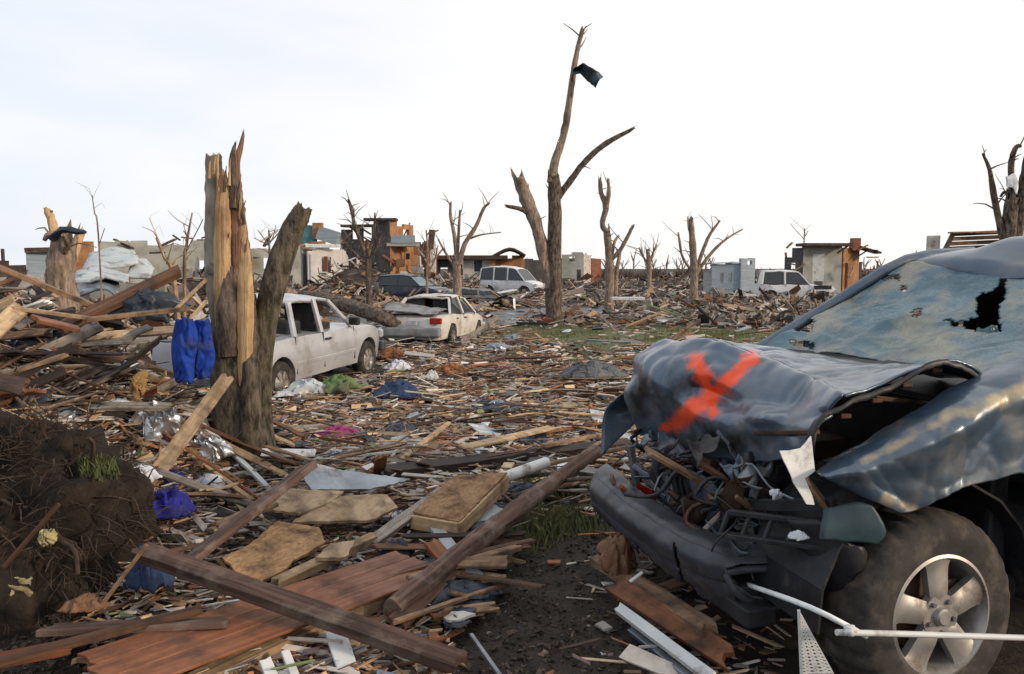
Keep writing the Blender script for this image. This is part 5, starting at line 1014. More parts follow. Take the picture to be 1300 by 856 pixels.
b = MB(); b.tube([(Vector((-L / 2, 0, 0)), .040), (Vector((-L / 4, 0, 0)), .043), (Vector((L / 4, 0, 0)), .042), (Vector((L / 2, 0, 0)), .040)], 20, .04)
tag(b.build('white_tube', M['white'], matrix=frame_m(p1, p2), smooth=60), 'white rolled tube poking out beside the boxed strand board', 'tube')
# long dark pole
p1, p2 = gz(498, 775, .12), gz(756, 574, .30); b = MB(); L = (p2 - p1).length
b.tube([(Vector((-L / 2, 0, 0)), .052), (Vector((-L / 4, .01, .01)), .058), (Vector((0, -.01, .03)), .056), (Vector((L / 4, .015, .01)), .050), (Vector((L / 2, 0, 0)), .048)], 18, .22, .05, 8, seed=3)
tag(b.build('pole', M['rustbeam'], matrix=frame_m(p1, p2), smooth=60), 'long dark round pole running up towards the wreck bumper', 'pole')
plank('beam', 'thick dark rotten beam lying level between pole tip and pale stick', 'beam', gz(490, 604, .10), gz(800, 566, .08), .16, .12, 'dark', .1, .06)
plank('board', 'pale split board resting on the thick dark rotten beam', 'board', gz(590, 568, .22), gz(700, 543, .22), .13, .02, 'pale', .1, .05)
plank('board', 'ochre painted board behind the pale split board', 'board', gz(680, 552, .14), gz(775, 536, .14), .09, .03, 'orange', -.4, .03)
plank('board', 'narrow tan board above the dark rotten beam tip', 'board', gz(690, 566, .2), gz(786, 548, .2), .07, .03, 'tan', 0, .03)
plank('board', 'long pale splintered plank leaning against the split trunk', 'board', gz(188, 616, .1), atY(288, 480, 6.25), .10, .03, 'pale', .5, .05)
plank('board', 'short pale stick standing clear in front of the pickup rubble', 'board', gz(504, 588, .08), gz(570, 537, .22), .05, .03, 'pale', .2, .01)
plank('board', 'small orange brown board standing nearly upright by the slate sheet', 'board', gz(480, 606, .05), gz(484, 580, .28), .10, .02, 'orange', .3, .02, bend=0)
plank('board', 'thin grey plank with cut end right of the strand board', 'board', gz(470, 690, .12), gz(560, 625, .22), .07, .04, 'grey', .5, .02)
plank('board', 'dark square board scrap at the foot of the long pole', 'board', gz(545, 778, .06), gz(594, 772, .06), .15, .02, 'red', 0, .01)
plank('stick', 'grey iron rod at the bottom edge beside the mud lane', 'rod', gz(598, 806, .08), gz(640, 866, .06), .018, .018, 'steel', 0, 0)
plank('stick', 'slender tan lath crossing under the pole end', 'lath', gz(500, 790, .12), gz(640, 742, .08), .03, .018, 'tan', 0, .02)
plank('stick', 'short white lath lying on the mud lane edge', 'lath', gz(585, 738, .1), gz(634, 732, .05), .02, .01, 'pale', 0, .01)
for k, (x0, y0, x1, y1, w) in enumerate(((336, 838, 350, 872, .05), (362, 828, 380, 872, .035), (426, 804, 450, 876, .085))):
    plank('board', ('narrow white slat at the bottom edge, leftmost of three', 'narrow white slat, the middle one of three at the bottom edge', 'broad white painted slat standing out at the bottom edge')[k], 'slat', gz(x0, y0, .10), gz(x1, y1, .04), w, .02, 'white', 0, .01, group='white slats')
plank('board', 'dark brown board at the bottom left corner under the root ball', 'board', gz(60, 800, .14), gz(285, 790, .16), .16, .03, 'rustbeam', -.25, .03)
plank('board', 'long tan board across the bottom left corner', 'board', gz(-40, 850, .18), gz(250, 775, .2), .05, .03, 'brown', 0, .03)
plank('board', 'reddish board end sticking out at the very bottom left', 'board', gz(-60, 850, .15), gz(85, 822, .15), .10, .03, 'red', 0, .03)
plank('stick', 'short pale stick poking from the root ball foot', 'stick', gz(132, 764, .2), gz(186, 692, .45), .022, .018, 'tan', 0, .01)
plank('stick', 'thin brown stick leaning on the dark root ball', 'stick', gz(5, 720, .5), gz(75, 640, .75), .018, .016, 'brown', 0, .01)
plank('board', 'brown board between pole foot and reddish panel', 'board', gz(505, 790, .1), gz(600, 700, .14), .10, .03, 'brown', .3, .03)
plank('board', 'dark brown plank crossing above the long pole', 'board', gz(548, 690, .2), gz(590, 740, .08), .08, .03, 'red', .2, .03)
plank('board', 'tan plank lying flat left of the pale plywood sheets', 'board', gz(275, 668, .16), gz(345, 640, .2), .09, .02, 'tan', .1, .03)
def hang(name, label, cat, px0, py0, px1, py1, Y, m, seed, bulge=.05):
    """cloth hanging down: vertical folds, rumpled hem"""
    nu, nv = 40, 34; V = []
    for i in range(nu + 1):
        for j in range(nv + 1):
            f, g_ = i / nu, j / nv; wd = max(.3, math.sin(math.pi * (.10 + .80 * f))) ** .45; px = px0 + (px1 - px0) * (.5 + (g_ - .5) * wd + .16 * noise.noise(Vector((f * 2.2, seed, g_)))); py = py0 + (py1 - py0) * (f + .05 * noise.noise(Vector((g_ * 4, seed, 1))))
            dd = bulge * (math.sin(math.pi * g_) ** .6 * .9 + .30 * ridge(Vector((g_ * 1.5 + f, f * 2.2, seed)), 1, seed) + .25 * ridge(Vector((g_ * 3, f * 6, seed)), 1, seed + 2))
            V.append(atY(px, py, Y - dd))
    Fc = [(i * (nv + 1) + j, (i + 1) * (nv + 1) + j, (i + 1) * (nv + 1) + j + 1, i * (nv + 1) + j + 1) for i in range(nu) for j in range(nv)]
    c = atY((px0 + px1) / 2, (py0 + py1) / 2, Y); o = obj(name, V, Fc, M[m], base=c, smooth=180, solid=.02); o.location = c; return tag(o, label, cat)
hang('blue_jacket', 'bright blue padded jacket hanging beside the split trunk', 'jacket', 219, 405, 249, 485, 6.0, 'blue', 7, .09)
hang('blue_jacket', 'narrow fold of blue padding tucked behind the hanging jacket', 'jacket', 243, 407, 270, 480, 6.08, 'blue', 12, .06)
cloth('blue_cloth', 'blue violet cloth heaped at the root ball edge', 'cloth', gz(214, 655, .06), .21, .15, .16, 'purple', 3, .2, solid=.015)
cloth('blue_cloth', 'second blue cloth fold lying higher near the pale plank foot', 'cloth', gz(216, 618, .06), .15, .10, .12, 'purple', 5, -.2, solid=.015)
cloth('white_cloth', 'white cloth spread right of the blue cloth', 'cloth', gz(262, 622, .06), .20, .14, .12, 'wcloth', 8, .4, solid=.008)
cloth('white_cloth', 'small lilac white cloth above the blue violet cloth', 'cloth', gz(180, 612, .12), .12, .08, .10, 'wcloth', 10, .4, solid=.008)
cloth('foil_sheet', 'crumpled silver foil bundle left of the pale leaning plank', 'foil', gz(200, 545, .08), .24, .20, .26, 'foil', 11, .3, R(30), solid=.004, n=34)
cloth('foil_sheet', 'crumpled silver foil at the foot of the split trunk', 'foil', gz(262, 580, .06), .30, .20, .20, 'foil', 13, -.2, R(20), solid=.004, n=34)
cloth('foil_sheet', 'flattened grey foil strip below the split trunk', 'foil', gz(312, 600, .05), .22, .12, .12, 'foil', 15, .2, solid=.004)
cloth('foil_sheet', 'scrap of foil tucked under the boxed strand board', 'foil', gz(510, 668, .05), .14, .09, .10, 'foil', 17, .2, solid=.004)
cloth('foil_sheet', 'scrap of foil right of the strand board box foot', 'foil', gz(568, 684, .05), .10, .07, .08, 'foil', 19, .2, solid=.004)
cloth('denim_bundle', 'dark denim bundle at the foot of the root ball', 'clothing', gz(188, 745, .10), .14, .12, .20, 'denim', 21, .2, solid=.01)
cloth('shoe_leather', 'pinkish leather scrap near the bottom left corner', 'leather', gz(108, 775, .15), .11, .06, .07, 'leather', 23, .3, solid=.006)
cloth('foam_scrap', 'pale yellow foam lump stuck on the root ball side', 'foam', atY(62, 684, 3.55), .05, .05, .06, 'cream', 25, 0, R(50), solid=.01)
cloth('foam_scrap', 'larger yellowish foam lump at the left edge of the root ball', 'foam', atY(20, 752, 3.45), .11, .09, .09, 'cream', 27, 0, R(50), solid=.01)
cloth('dark_bundle', 'dark rubber mat under the brown scrap board in mid foreground', 'mat', gz(505, 705, .06), .14, .09, .09, 'tarp', 29, .2, solid=.01)
cloth('green_sheet', 'bright green plastic sheet in front of the pickup wheel', 'plastic sheet', gz(430, 497, .12), .42, .35, .26, 'greenp', 31, .2, solid=.01)
cloth('pink_cloth', 'bright pink cloth lying in the middle rubble', 'cloth', gz(430, 556, .06), .26, .14, .14, 'pink', 33, .1, solid=.01)
cloth('dark_cloth', 'dark blue crumpled clothes right of the green sheet', 'clothing', gz(505, 505, .06), .50, .35, .26, 'denim', 35, .2, solid=.01)
cloth('grey_sheet', 'grey crumpled sheet left of the green sheet under the pickup', 'sheet', gz(392, 500, .06), .5, .35, .22, 'siding', 37, .2, solid=.01)
cloth('white_bag', 'white plastic lump in the rubble behind the clothes', 'bag', gz(549, 482, .10), .16, .14, .16, 'white', 39, .2, solid=.01)
cloth('orange_sheet', 'orange brown panel scrap right of the white lump', 'panel', gz(574, 472, .12), .40, .22, .16, 'orange', 41, .2, R(15), solid=.01)
cloth('orange_sheet', 'orange brown scrap by the rear bumper of the cream sedan', 'panel', gz(494, 452, .12), .42, .25, .20, 'orange', 43, .2, R(15), solid=.01)
cloth('white_sheet', 'white insulation clump right of the pickup front wheel', 'insulation', gz(506, 470, .10), .34, .20, .20, 'wcloth', 45, .2, solid=.01)
cloth('shingle_sheet', 'dark grey roof felt hump before the buckled bonnet', 'roof felt', gz(752, 480, .08), .75, .40, .30, 'shingle', 47, .1, solid=.01)
cloth('leather_bag', 'crumpled brown hide hanging off the beam before the bumper', 'hide', gz(780, 716, .16), .10, .16, .18, 'leather', 49, .3, R(25), solid=.012)
tag(obj('white_board', *plank_mesh(1.5, .8, .12, .03, 5), M['white'], matrix=Matrix.Translation(atY(796, 379, 36.5)), bevel=.01), 'white slab lying at the foot of the right stripped tree', 'slab')
# left pile: beams and panels that stand out against the sky
plank('board', 'long pale board slanting down from the left edge over the pile', 'board', atY(-8, 337, 5.8), atY(118, 388, 6.2), .07, .035, 'tan', .2, .03)
plank('beam', 'orange brown beam rising right across the top of the pile', 'beam', atY(78, 416, 5.9), atY(228, 344, 6.5), .10, .06, 'brown', .5, .03)
plank('board', 'pale broad board poking up at the left edge', 'board', atY(-12, 424, 5.2), atY(28, 390, 5.7), .12, .03, 'pale', .5, .04)
plank('board', 'pale board lying level at left of the orange beam', 'board', atY(14, 391, 5.6), atY(112, 404, 5.9), .06, .025, 'pale', .1, .03)
plank('board', 'pale board lying under the dark car door panel', 'board', atY(110, 406, 5.5), atY(240, 392, 6.0), .06, .03, 'tan', .1, .03)
plank('board', 'reddish board end left of the dark panel', 'board', atY(45, 405, 5.4), atY(98, 418, 5.6), .10, .03, 'red', .3, .02)
plank('board', 'thin pale branch like lath leaning on the dark panel', 'lath', atY(215, 400, 6.2), atY(262, 355, 6.5), .03, .02, 'pale', .1, .01)
plank('board', 'thin pale lath standing before the split trunk base of the jacket', 'lath', atY(236, 412, 6.1), atY(262, 382, 6.3), .03, .02, 'pale', .1, .01)
cloth('curved_sheet', 'dark curved plastic panel on the pile top left of the split trunk', 'panel', atY(188, 392, 6.3), .34, .22, .16, 'tarp', 51, .2, R(45), solid=.012)
cloth('wood_chunk', 'yellow brown torn chunk below the hanging blue jacket', 'chunk', atY(178, 490, 5.6), .08, .12, .08, 'yellow', 53, 0, R(60), solid=.012)
# things caught in and around the wreck front
plank('board', 'ochre and red wood plank lying under the torn bumper', 'board', gz(780, 742, .16), gz(925, 835, .16), .10, .03, 'orange', .5, .05)
plank('board', 'brown split log piece behind the ochre plank', 'board', gz(762, 712, .10), gz(900, 800, .20), .09, .05, 'tan', .2, .05)
plank('rail', 'pale blue metal rail on the ground under the bumper', 'rail', gz(785, 772, .10), gz(905, 862, .12), .05, .03, 'white', .4, .02)
plank('rail', 'grey metal strip lying just under the pale blue rail', 'rail', gz(800, 800, .05), gz(900, 880, .06), .03, .03, 'steel', .4, .02)
r9 = random.Random(3)
for k, (x0, y0, x1, y1, v, w, m, lab) in enumerate((
    (835, 572, 905, 612, .0, .05, 'tan', 'brown board jammed crosswise inside the torn wreck front'), (918, 632, 962, 612, .25, .05, 'tan', 'small light wooden wedge in the wreck front'),
    (905, 590, 985, 640, .2, .045, 'brown', 'dark brown board stuck under the bonnet lip'), (948, 628, 975, 650, .4, .04, 'tan', 'tan chip beside the white plastic shard'),
    (1040, 612, 1068, 648, .75, .06, 'tan', 'tan wood piece trapped at the wing tip'), (788, 606, 800, 640, -.6, .02, 'tan', 'thin straw coloured stick at the far bumper end'),
    (880, 700, 928, 652, .2, .025, 'grey', 'grey twig standing against the fan shroud'), (800, 618, 845, 660, -.45, .03, 'red', 'red lath in the far end of the wreck front'))):
    plank('wood_piece', lab, 'wood piece', cp(x0, y0, v) + FW * .05, cp(x1, y1, v + .02) + FW * .05, w, .02, m, .4, .02, 'wood pieces caught in the wreck')
def shard(name, label, cat, pts, m, v, du=.04):
    P = [cp(x, y, v) + FW * du for x, y in pts]; return poly_panel(name, label, cat, P, .006, m, jag=.003)
shard('plastic_shard', 'white plastic shard hanging from the bonnet corner', 'plastic', [(996, 572), (1022, 570), (1036, 553), (1040, 598), (1028, 606), (1040, 640), (1030, 640), (1014, 612)], 'white', .82, .02)
cloth('paper_scrap', 'crumpled white paper on the far half of the bumper', 'paper', cp(854, 664, -.15) + FW * .03, .055, .05, .06, 'wcloth', 61, 0, R(50), solid=.004, n=14)
cloth('paper_scrap', 'small white scrap beside the plastic shard', 'paper', cp(998, 628, .6) + FW * .05, .03, .03, .04, 'wcloth', 63, 0, R(50), solid=.004, n=14)
cloth('paper_scrap', 'white scrap lying on the lamp bracket', 'paper', cp(1022, 682, .8) + FW * .03, .05, .025, .03, 'wcloth', 65, 0, R(20), solid=.004, n=14)
plank('lath', 'stub of white lath under the middle of the bumper', 'lath', cp(824, 736, -.1) + FW * .1, cp(840, 724, -.1) + FW * .1, .02, .008, 'white', 0, 0)
b = MB(); a0, a1, a2 = cp(948, 742, .45), cp(1030, 772, 1.02), cp(1100, 808, 1.10)
b.tube([(a0, .010), (a1, .010), (a2, .010)], 8, 0, 0, 4); tag(b.build('white_rod', M['white'], smooth=60), 'thin pale rod coming out of the fog lamp opening', 'rod')
b = MB(); b.tube([(cp(1062, 803, 1.12), .0105), (cp(1180, 806, 1.13), .0105), (cp(1330, 811, 1.14), .0105)], 10, 0, 0, 4); tag(b.build('white_rod', M['white'], smooth=60), 'straight white rod lying level across the front wheel', 'rod')
cloth('joint_tape', 'white clip where the two rods cross', 'clip', cp(1078, 800, 1.14), .035, .02, .02, 'white', 67, .3, R(60), solid=.01, n=8)
# perforated strip: lattice in a triangular edge frame
b = MB(); P0, P1, P2 = cp(1014, 775, 1.05), cp(1066, 870, 1.08), cp(1018, 872, 1.06); b.bar(P0, P2, .012, .01); b.bar(P0, P1, .004, .004); dy_ = (P2 - P0); dx_ = (P1 - P2)
for k in range(1, 22):
    f = k / 22; a = P0.lerp(P2, f); c = P0.lerp(P1, f); b.bar(a, c, .004, .004); g_ = min(1, f + .16); b.bar(P0.lerp(P2, f), P0.lerp(P1, g_), .0035, .004); b.bar(P0.lerp(P1, f), P0.lerp(P2, g_), .0035, .004)
tag(b.build('mesh_strip', M['white']), 'white perforated metal strip standing beside the front tyre', 'metal strip')
# ------------------------------------------------------------------ uprooted root ball
rc = Vector((-2.58, 3.95, .20)); rbt = thing('root_ball', 'dark uprooted root ball with matted soil and hanging roots', 'root ball', (rc.x, rc.y, 0))
V = []; nn_, mm_ = 90, 56
for i in range(nn_):
    for j in range(mm_ + 1):
        a = 2 * math.pi * i / nn_; e_ = math.pi * (j / mm_ - .5); d = Vector((math.cos(a) * math.cos(e_), math.sin(a) * math.cos(e_), math.sin(e_)))
        k = 1 + .30 * fbm(d.x * 1.6, d.y * 1.6, d.z * 1.6 + 3) + .14 * fbm(d.x * 5, d.y * 5, d.z * 5) + .05 * noise.noise(d * 18)
        V.append(rc + Vector((d.x * .66 * k, d.y * .55 * k, d.z * .66 * k)))
obj('soil', V, [(i * (mm_ + 1) + j, ((i + 1) % nn_) * (mm_ + 1) + j, ((i + 1) % nn_) * (mm_ + 1) + j + 1, i * (mm_ + 1) + j + 1) for i in range(nn_) for j in range(mm_)], M['soil'], parent=rbt, base=rbt.location, smooth=180)
rr = random.Random(4)
def rpt(a, e_, k=1.0):
    d = Vector((math.cos(a) * math.cos(e_), math.sin(a) * math.cos(e_), math.sin(e_))); return rc + Vector((d.x * .66 * k, d.y * .55 * k, d.z * .66 * k)), d
b = MB()
for k in range(1500):
    p, d = rpt(rr.uniform(-math.pi, .3), rr.uniform(-.7, 1.4), rr.uniform(.9, 1.15)); r0 = rr.choice([.0015, .002, .003, .005]); pts = [(p, r0)]; dd = (d + Vector((rr.uniform(-1, 1), rr.uniform(-1, 1), rr.uniform(-1, .3)))).normalized()
    for q in range(3): p = p + dd * rr.uniform(.03, .08); dd = (dd + Vector((rr.uniform(-.5, .5), rr.uniform(-.5, .5), rr.uniform(-.7, .2)))).normalized(); pts.append((p, r0 * (1 - .25 * q)))
    b.tube(pts, 3, 0, 0, 1, cap=False)
tag(b.build('fine_roots', M['root'], parent=rbt, base=rbt.location), kind='stuff')
for k in range(26):
    p, d = rpt(rr.uniform(-2.6, .2), rr.uniform(-.5, 1.2), .85); r0 = rr.uniform(.008, .024); pts = [(p, r0)]; dd = (d + Vector((rr.uniform(-.6, .6), rr.uniform(-.4, .2), rr.uniform(-.5, .5)))).normalized()
    for q in range(4): p = p + dd * rr.uniform(.06, .13); dd = (dd + Vector((rr.uniform(-.5, .5), rr.uniform(-.5, .5), rr.uniform(-.6, .3)))).normalized(); pts.append((p, r0 * (1 - .2 * q)))
    b = MB(); b.tube(pts, 7, .25, 0, 3, seed=k); b.build('root', M['root'], parent=rbt, base=rbt.location, smooth=60)
def blades(name, label, spots, hgt, m='leaf', seed=1, parent=None, cat='grass'):
    r = random.Random(seed); V = []; Fc = []
    for (c, rad, n, flat) in spots:
        for _ in range(n):
            a = r.uniform(0, 6.3); d = rad * math.sqrt(r.random()); x, y = c.x + d * math.cos(a), c.y + d * math.sin(a); z = terr(x, y) if flat else c.z + r.uniform(-.6, .4) * rad * .6
            h_ = hgt * r.uniform(.4, 1.2); w = h_ * .05 + .002; t = r.uniform(0, 6.3); lx, ly = r.uniform(-.6, .6) * h_, r.uniform(-.6, .6) * h_; n0 = len(V)
            V += [(x - w * math.cos(t), y - w * math.sin(t), z), (x + w * math.cos(t), y + w * math.sin(t), z), (x + lx * .4 + w * .6 * math.cos(t), y + ly * .4 + w * .6 * math.sin(t), z + h_ * .6), (x + lx * .4 - w * .6 * math.cos(t), y + ly * .4 - w * .6 * math.sin(t), z + h_ * .6), (x + lx, y + ly, z + h_ * .95)]
            Fc += [(n0, n0 + 1, n0 + 2, n0 + 3), (n0 + 3, n0 + 2, n0 + 4)]
    return tag(obj(name, V, Fc, M[m]), label, cat, kind='stuff')
p = atY(128, 600, 3.8)
blades('grass_tuft', 'green grass tuft still growing on top of the root ball', [(p, .09, 260, False), (p + Vector((-.05, .03, .03)), .07, 160, False)], .06, seed=2)
sp = [(Vector((gx + rr.gauss(0, sx * .45), gy + rr.gauss(0, sy * .45), 0)), .35 if gy > 8 else .14, 45, True) for (gx, gy, sx, sy) in GRASS for _ in range(46 if gy > 8 else 16)]
blades('grass', 'patches of short green grass between the rubble', sp, .11, seed=5)
sp = [(Vector((tb0.x + .12 * math.cos(a), tb0.y - .30 * abs(math.sin(a)), 0)), .10, 40, True) for a in (0, .6, 1.2, 1.8, 2.4)]
blades('grass', 'thin grass at the foot of the split trunk', sp, .07, seed=6)
#PART5
# ================================================================== SCATTERED RUBBLE
r5 = random.Random(2024)
def place_of(p):
    P = pix(p)
    if p.x < -1.9 - (p.y - 5) * .12 and p.y < 9.5: return 'on the left debris pile' if P.y < 520 else 'low on the left debris pile'
    if p.y < 5.6: return 'beside the reddish board panel' if P.x < 500 else ('near the long dark pole' if P.x < 700 else 'by the torn bumper')
    if p.y < 9: return 'in the middle rubble before the pickup' if P.x < 560 else 'in the rubble left of the wreck'
    if p.y < 16: return 'beside the silver pickup' if P.x < 520 else 'in the open rubble field'
    if p.y < 30: return 'around the cream sedan' if P.x < 640 else ('at the foot of the tallest trunk' if P.x < 780 else 'on the thin grass behind the wreck')
    return 'in the far rubble'
def rest(x, y, L, ang, dz):
    d = Vector((math.cos(ang), math.sin(ang), 0)) * L / 2; a = Vector((x, y, 0)) - d; b = Vector((x, y, 0)) + d; a.z = terr(a.x, a.y) + dz; b.z = terr(b.x, b.y) + dz; return a, b
def blocked(x, y, L=.5):
    if track(x, y) > .25: return True
    q = Vector((x, y, 0)) - W0; u = q.dot(FW); v = q.dot(NN) + .93
    if -4.2 < u < 1.05 + L * .3 and -1.1 < v < 1.15: return True
    for vx, vy, h_, ln, wd in ((-4.02, 13.9, 74, 2.7, 1.15), (-2.15, 23.0, 77, 2.5, 1.1)):
        dx, dy = x - vx, y - vy; c, s_ = math.cos(R(h_)), math.sin(R(h_)); 
        if abs(dx * c + dy * s_) < ln and abs(-dx * s_ + dy * c) < wd: return True
    return False
KINDS = [('pale', 'pale split', .17), ('tan', 'tan', .21), ('brown', 'dark brown', .19), ('grey', 'weathered grey', .19), ('red', 'reddish brown', .07), ('dark', 'blackened', .08), ('siding', 'pale siding', .04), ('white', 'white painted', .04), ('orange', 'orange brown', .03)]
def pick():
    q = r5.random()
    for k in KINDS:
        q -= k[2]
        if q < 0: return k
    return KINDS[0]
def sample(px0, px1, py0, py1):
    for _ in range(50):
        px, py = r5.uniform(px0, px1), r5.uniform(py0, py1)
        if inpoly(Vector((px, py)), [(170, 700), (270, 660), (330, 612), (520, 608), (660, 590), (660, 640), (560, 720), (590, 860), (80, 870), (130, 790)]) or inpoly(Vector((px, py)), [(170, 500), (250, 500), (270, 680), (170, 680)]) or inpoly(Vector((px, py)), [(380, 470), (600, 455), (560, 525), (400, 575)]): continue
        p = gz(px, py)
        if not blocked(p.x, p.y): return p
    return None
n_pl = 0
# on the left pile: boards lie along the slope, mostly rising to the right
for k in range(150):
    p = sample(-60, 300, 385, 560) if k < 110 else sample(-80, 240, 385, 450)
    if not p or p.y > 9: continue
    L = r5.uniform(.4, 1.7); ang = r5.gauss(.55, .4); kd = pick()
    if r5.random() < .25: kd = KINDS[5]
    a, b = rest(p.x, p.y, L, ang, .04 + r5.uniform(0, .12)); b.z += r5.uniform(-.05, .34) * L; a.z -= r5.uniform(0, .1) * L
    w = r5.uniform(.03, .13); plank('board', f"{kd[1]} {'long' if L > .85 else 'short'} board {place_of(p)}", 'board', a, b, w, r5.uniform(.012, .035), kd[0], r5.gauss(0, .5), r5.uniform(.01, .06), BD + ' ' + place_of(p), r5.gauss(0, .01), r5.gauss(0, .1)); n_pl += 1
# middle field, laid mostly level
for k in range(125):
    zone = r5.random(); p = sample(300, 800, 455, 640) if zone < .6 else (sample(240, 620, 600, 850) if zone < .85 else sample(560, 1000, 400, 470))
    if not p: continue
    L = r5.uniform(.22, .95) * (1 if p.y < 9 else 1.5); ang = r5.gauss(0.15, .55) + (math.pi if r5.random() < .5 else 0)
    if p.y < 5: ang = r5.gauss(.5, .7)
    kd = pick(); a, b = rest(p.x, p.y, L, ang, .03 + r5.uniform(0, .10)); a.z += r5.uniform(-.05, .14) * L; b.z += r5.uniform(-.05, .14) * L
    plank('board', f"{kd[1]} {'long' if L > .8 else 'short'} board {place_of(p)}", 'board', a, b, r5.uniform(.025, .10), r5.uniform(.01, .03), kd[0], r5.gauss(0, .35), r5.uniform(.01, .06), BD + ' ' + place_of(p), r5.gauss(0, .01), r5.gauss(0, .1)); n_pl += 1
# broken branches
for k in range(60):
    p = sample(280, 800, 440, 680) if k < 36 else sample(-40, 260, 380, 620)
    if not p: continue
    L = r5.uniform(.4, 1.4); a, b = rest(p.x, p.y, L, r5.gauss(.2, .8), .08); a.z += r5.uniform(0, .1); b.z += r5.uniform(0, .25) * L; m_ = (a + b) / 2 + Vector((r5.uniform(-.08, .08), r5.uniform(-.08, .08), r5.uniform(-.02, .08))); r0 = r5.uniform(.008, .022)
    mb = MB(); mb.tube([(a, r0), (m_, r0 * .85), (b, r0 * .5)], 7, .25, .02, 4, seed=k)
    c = m_.lerp(b, .3); dv = Vector((r5.uniform(-.3, .3), r5.uniform(-.2, .2), r5.uniform(.02, .25))); mb.tube([(c, r0 * .5), (c + dv * .5, r0 * .4), (c + dv, r0 * .2)], 5, .1, 0, 2)
    nm = r5.choice(['bark', 'barer', 'barer', 'pale']); o = mb.build('branch', M[nm], base=m_, smooth=60); o.location = m_
    tag(o, f"{dict(bark='dark barked', barer='stripped brown', pale='pale peeled')[nm]} branch {place_of(p)}", 'branch', 'broken branches ' + place_of(p))
# sheets and scraps
SH = [('metal', 'bent grey metal sheet', 'metal sheet', .14), ('siding', 'torn pale siding sheet', 'siding', .14), ('tarp', 'black plastic film', 'plastic film', .1), ('drywall', 'broken plasterboard piece', 'plasterboard', .18), ('shingle', 'dark roof felt sheet', 'roof felt', .14), ('tarp', 'dark plastic sheet', 'plastic sheet', .1), ('wcloth', 'crumpled white cloth', 'cloth', .05), ('osb', 'strand board scrap', 'strand board', .10), ('ply', 'plywood scrap', 'plywood', .10), ('denim', 'dark blue clothing', 'clothing', .05), ('white', 'white scrap sheet', 'sheet', .03)]
def pick_s():
    q = r5.random()
    for k in SH:
        q -= k[3]
        if q < 0: return k
    return SH[0]
for k in range(215):
    z_ = r5.random(); p = sample(-60, 280, 395, 560) if z_ < .33 else (sample(300, 800, 440, 640) if z_ < .66 else (sample(240, 640, 640, 850) if z_ < .78 else sample(600, 1060, 388, 440)))
    if not p: continue
    kd = pick_s(); s_ = r5.uniform(.07, .22) * (1 if p.y < 8 else (1.3 if p.y < 16 else 1.7)); flat = kd[0] in ('osb', 'drywall', 'ply', 'shingle', 'siding')
    c = Vector((p.x, p.y, terr(p.x, p.y) + .07 * (1 if p.y < 8 else 1.4)))
    if flat:
        ang = r5.uniform(0, 3); n_ = r5.randint(4, 6); tx, ty = r5.gauss(0, .22), r5.gauss(0, .22); P = []
        for q in range(n_): a = ang + 2 * math.pi * q / n_; rr_ = s_ * r5.uniform(.6, 1.1); x, y = rr_ * math.cos(a), rr_ * math.sin(a) * .8; P.append(c + Vector((x, y, x * tx + y * ty + .02)))
        poly_panel('broken_panel', f"{kd[1]} {place_of(p)}", kd[2], P, .013, kd[0], 'broken panels and sheets ' + place_of(p))
    else:
        cloth('crumpled_sheet', f"{kd[1]} {place_of(p)}", kd[2], c, s_ * r5.uniform(.8, 1.6), s_ * r5.uniform(.5, 1), s_ * r5.uniform(.15, .45), kd[0], 200 + k, r5.uniform(0, 3), r5.gauss(0, .3), 'broken panels and sheets ' + place_of(p), r5.uniform(.6, 1.3), .005, 14)
# uncountable splinters, laths, leaves and dirt
PAL = [((.46, .42, .37), 22), ((.33, .31, .29), 18), ((.50, .38, .25), 16), ((.34, .215, .125), 24), ((.19, .105, .062), 26), ((.10, .06, .042), 22), ((.27, .24, .21), 20), ((.42, .39, .36), 8), ((.055, .045, .04), 18), ((.62, .61, .60), 5), ((.30, .12, .05), 7), ((.10, .14, .22), 2), ((.13, .17, .08), 4), ((.22, .16, .16), 8)]
PP = [c for c, n in PAL for _ in range(n)]
def sliver(b, x, y, z, L, w, t, ang, pitch, roll, col):
    ca, sa, cpi, spi = math.cos(ang), math.sin(ang), math.cos(pitch), math.sin(pitch); X_ = Vector((ca * cpi, sa * cpi, spi)); Y_ = Vector((-sa, ca, 0)); Z_ = X_.cross(Y_); Y2 = Y_ * math.cos(roll) + Z_ * math.sin(roll); Z2 = X_.cross(Y2)
    V = []; c = Vector((x, y, z))
    for s in (-1, 1):
        k = r5.uniform(.3, 1)
        for sy, sz in ((-1, -1), (1, -1), (1, 1), (-1, 1)): V.append(c + X_ * (s * L / 2 + r5.uniform(-.12, .12) * L * (sy > 0)) + Y2 * sy * w / 2 * k + Z2 * sz * t / 2)
    b.add(V, [(0, 3, 2, 1), (4, 5, 6, 7), (0, 1, 5, 4), (1, 2, 6, 5), (2, 3, 7, 6), (3, 0, 4, 7)], 0, col)
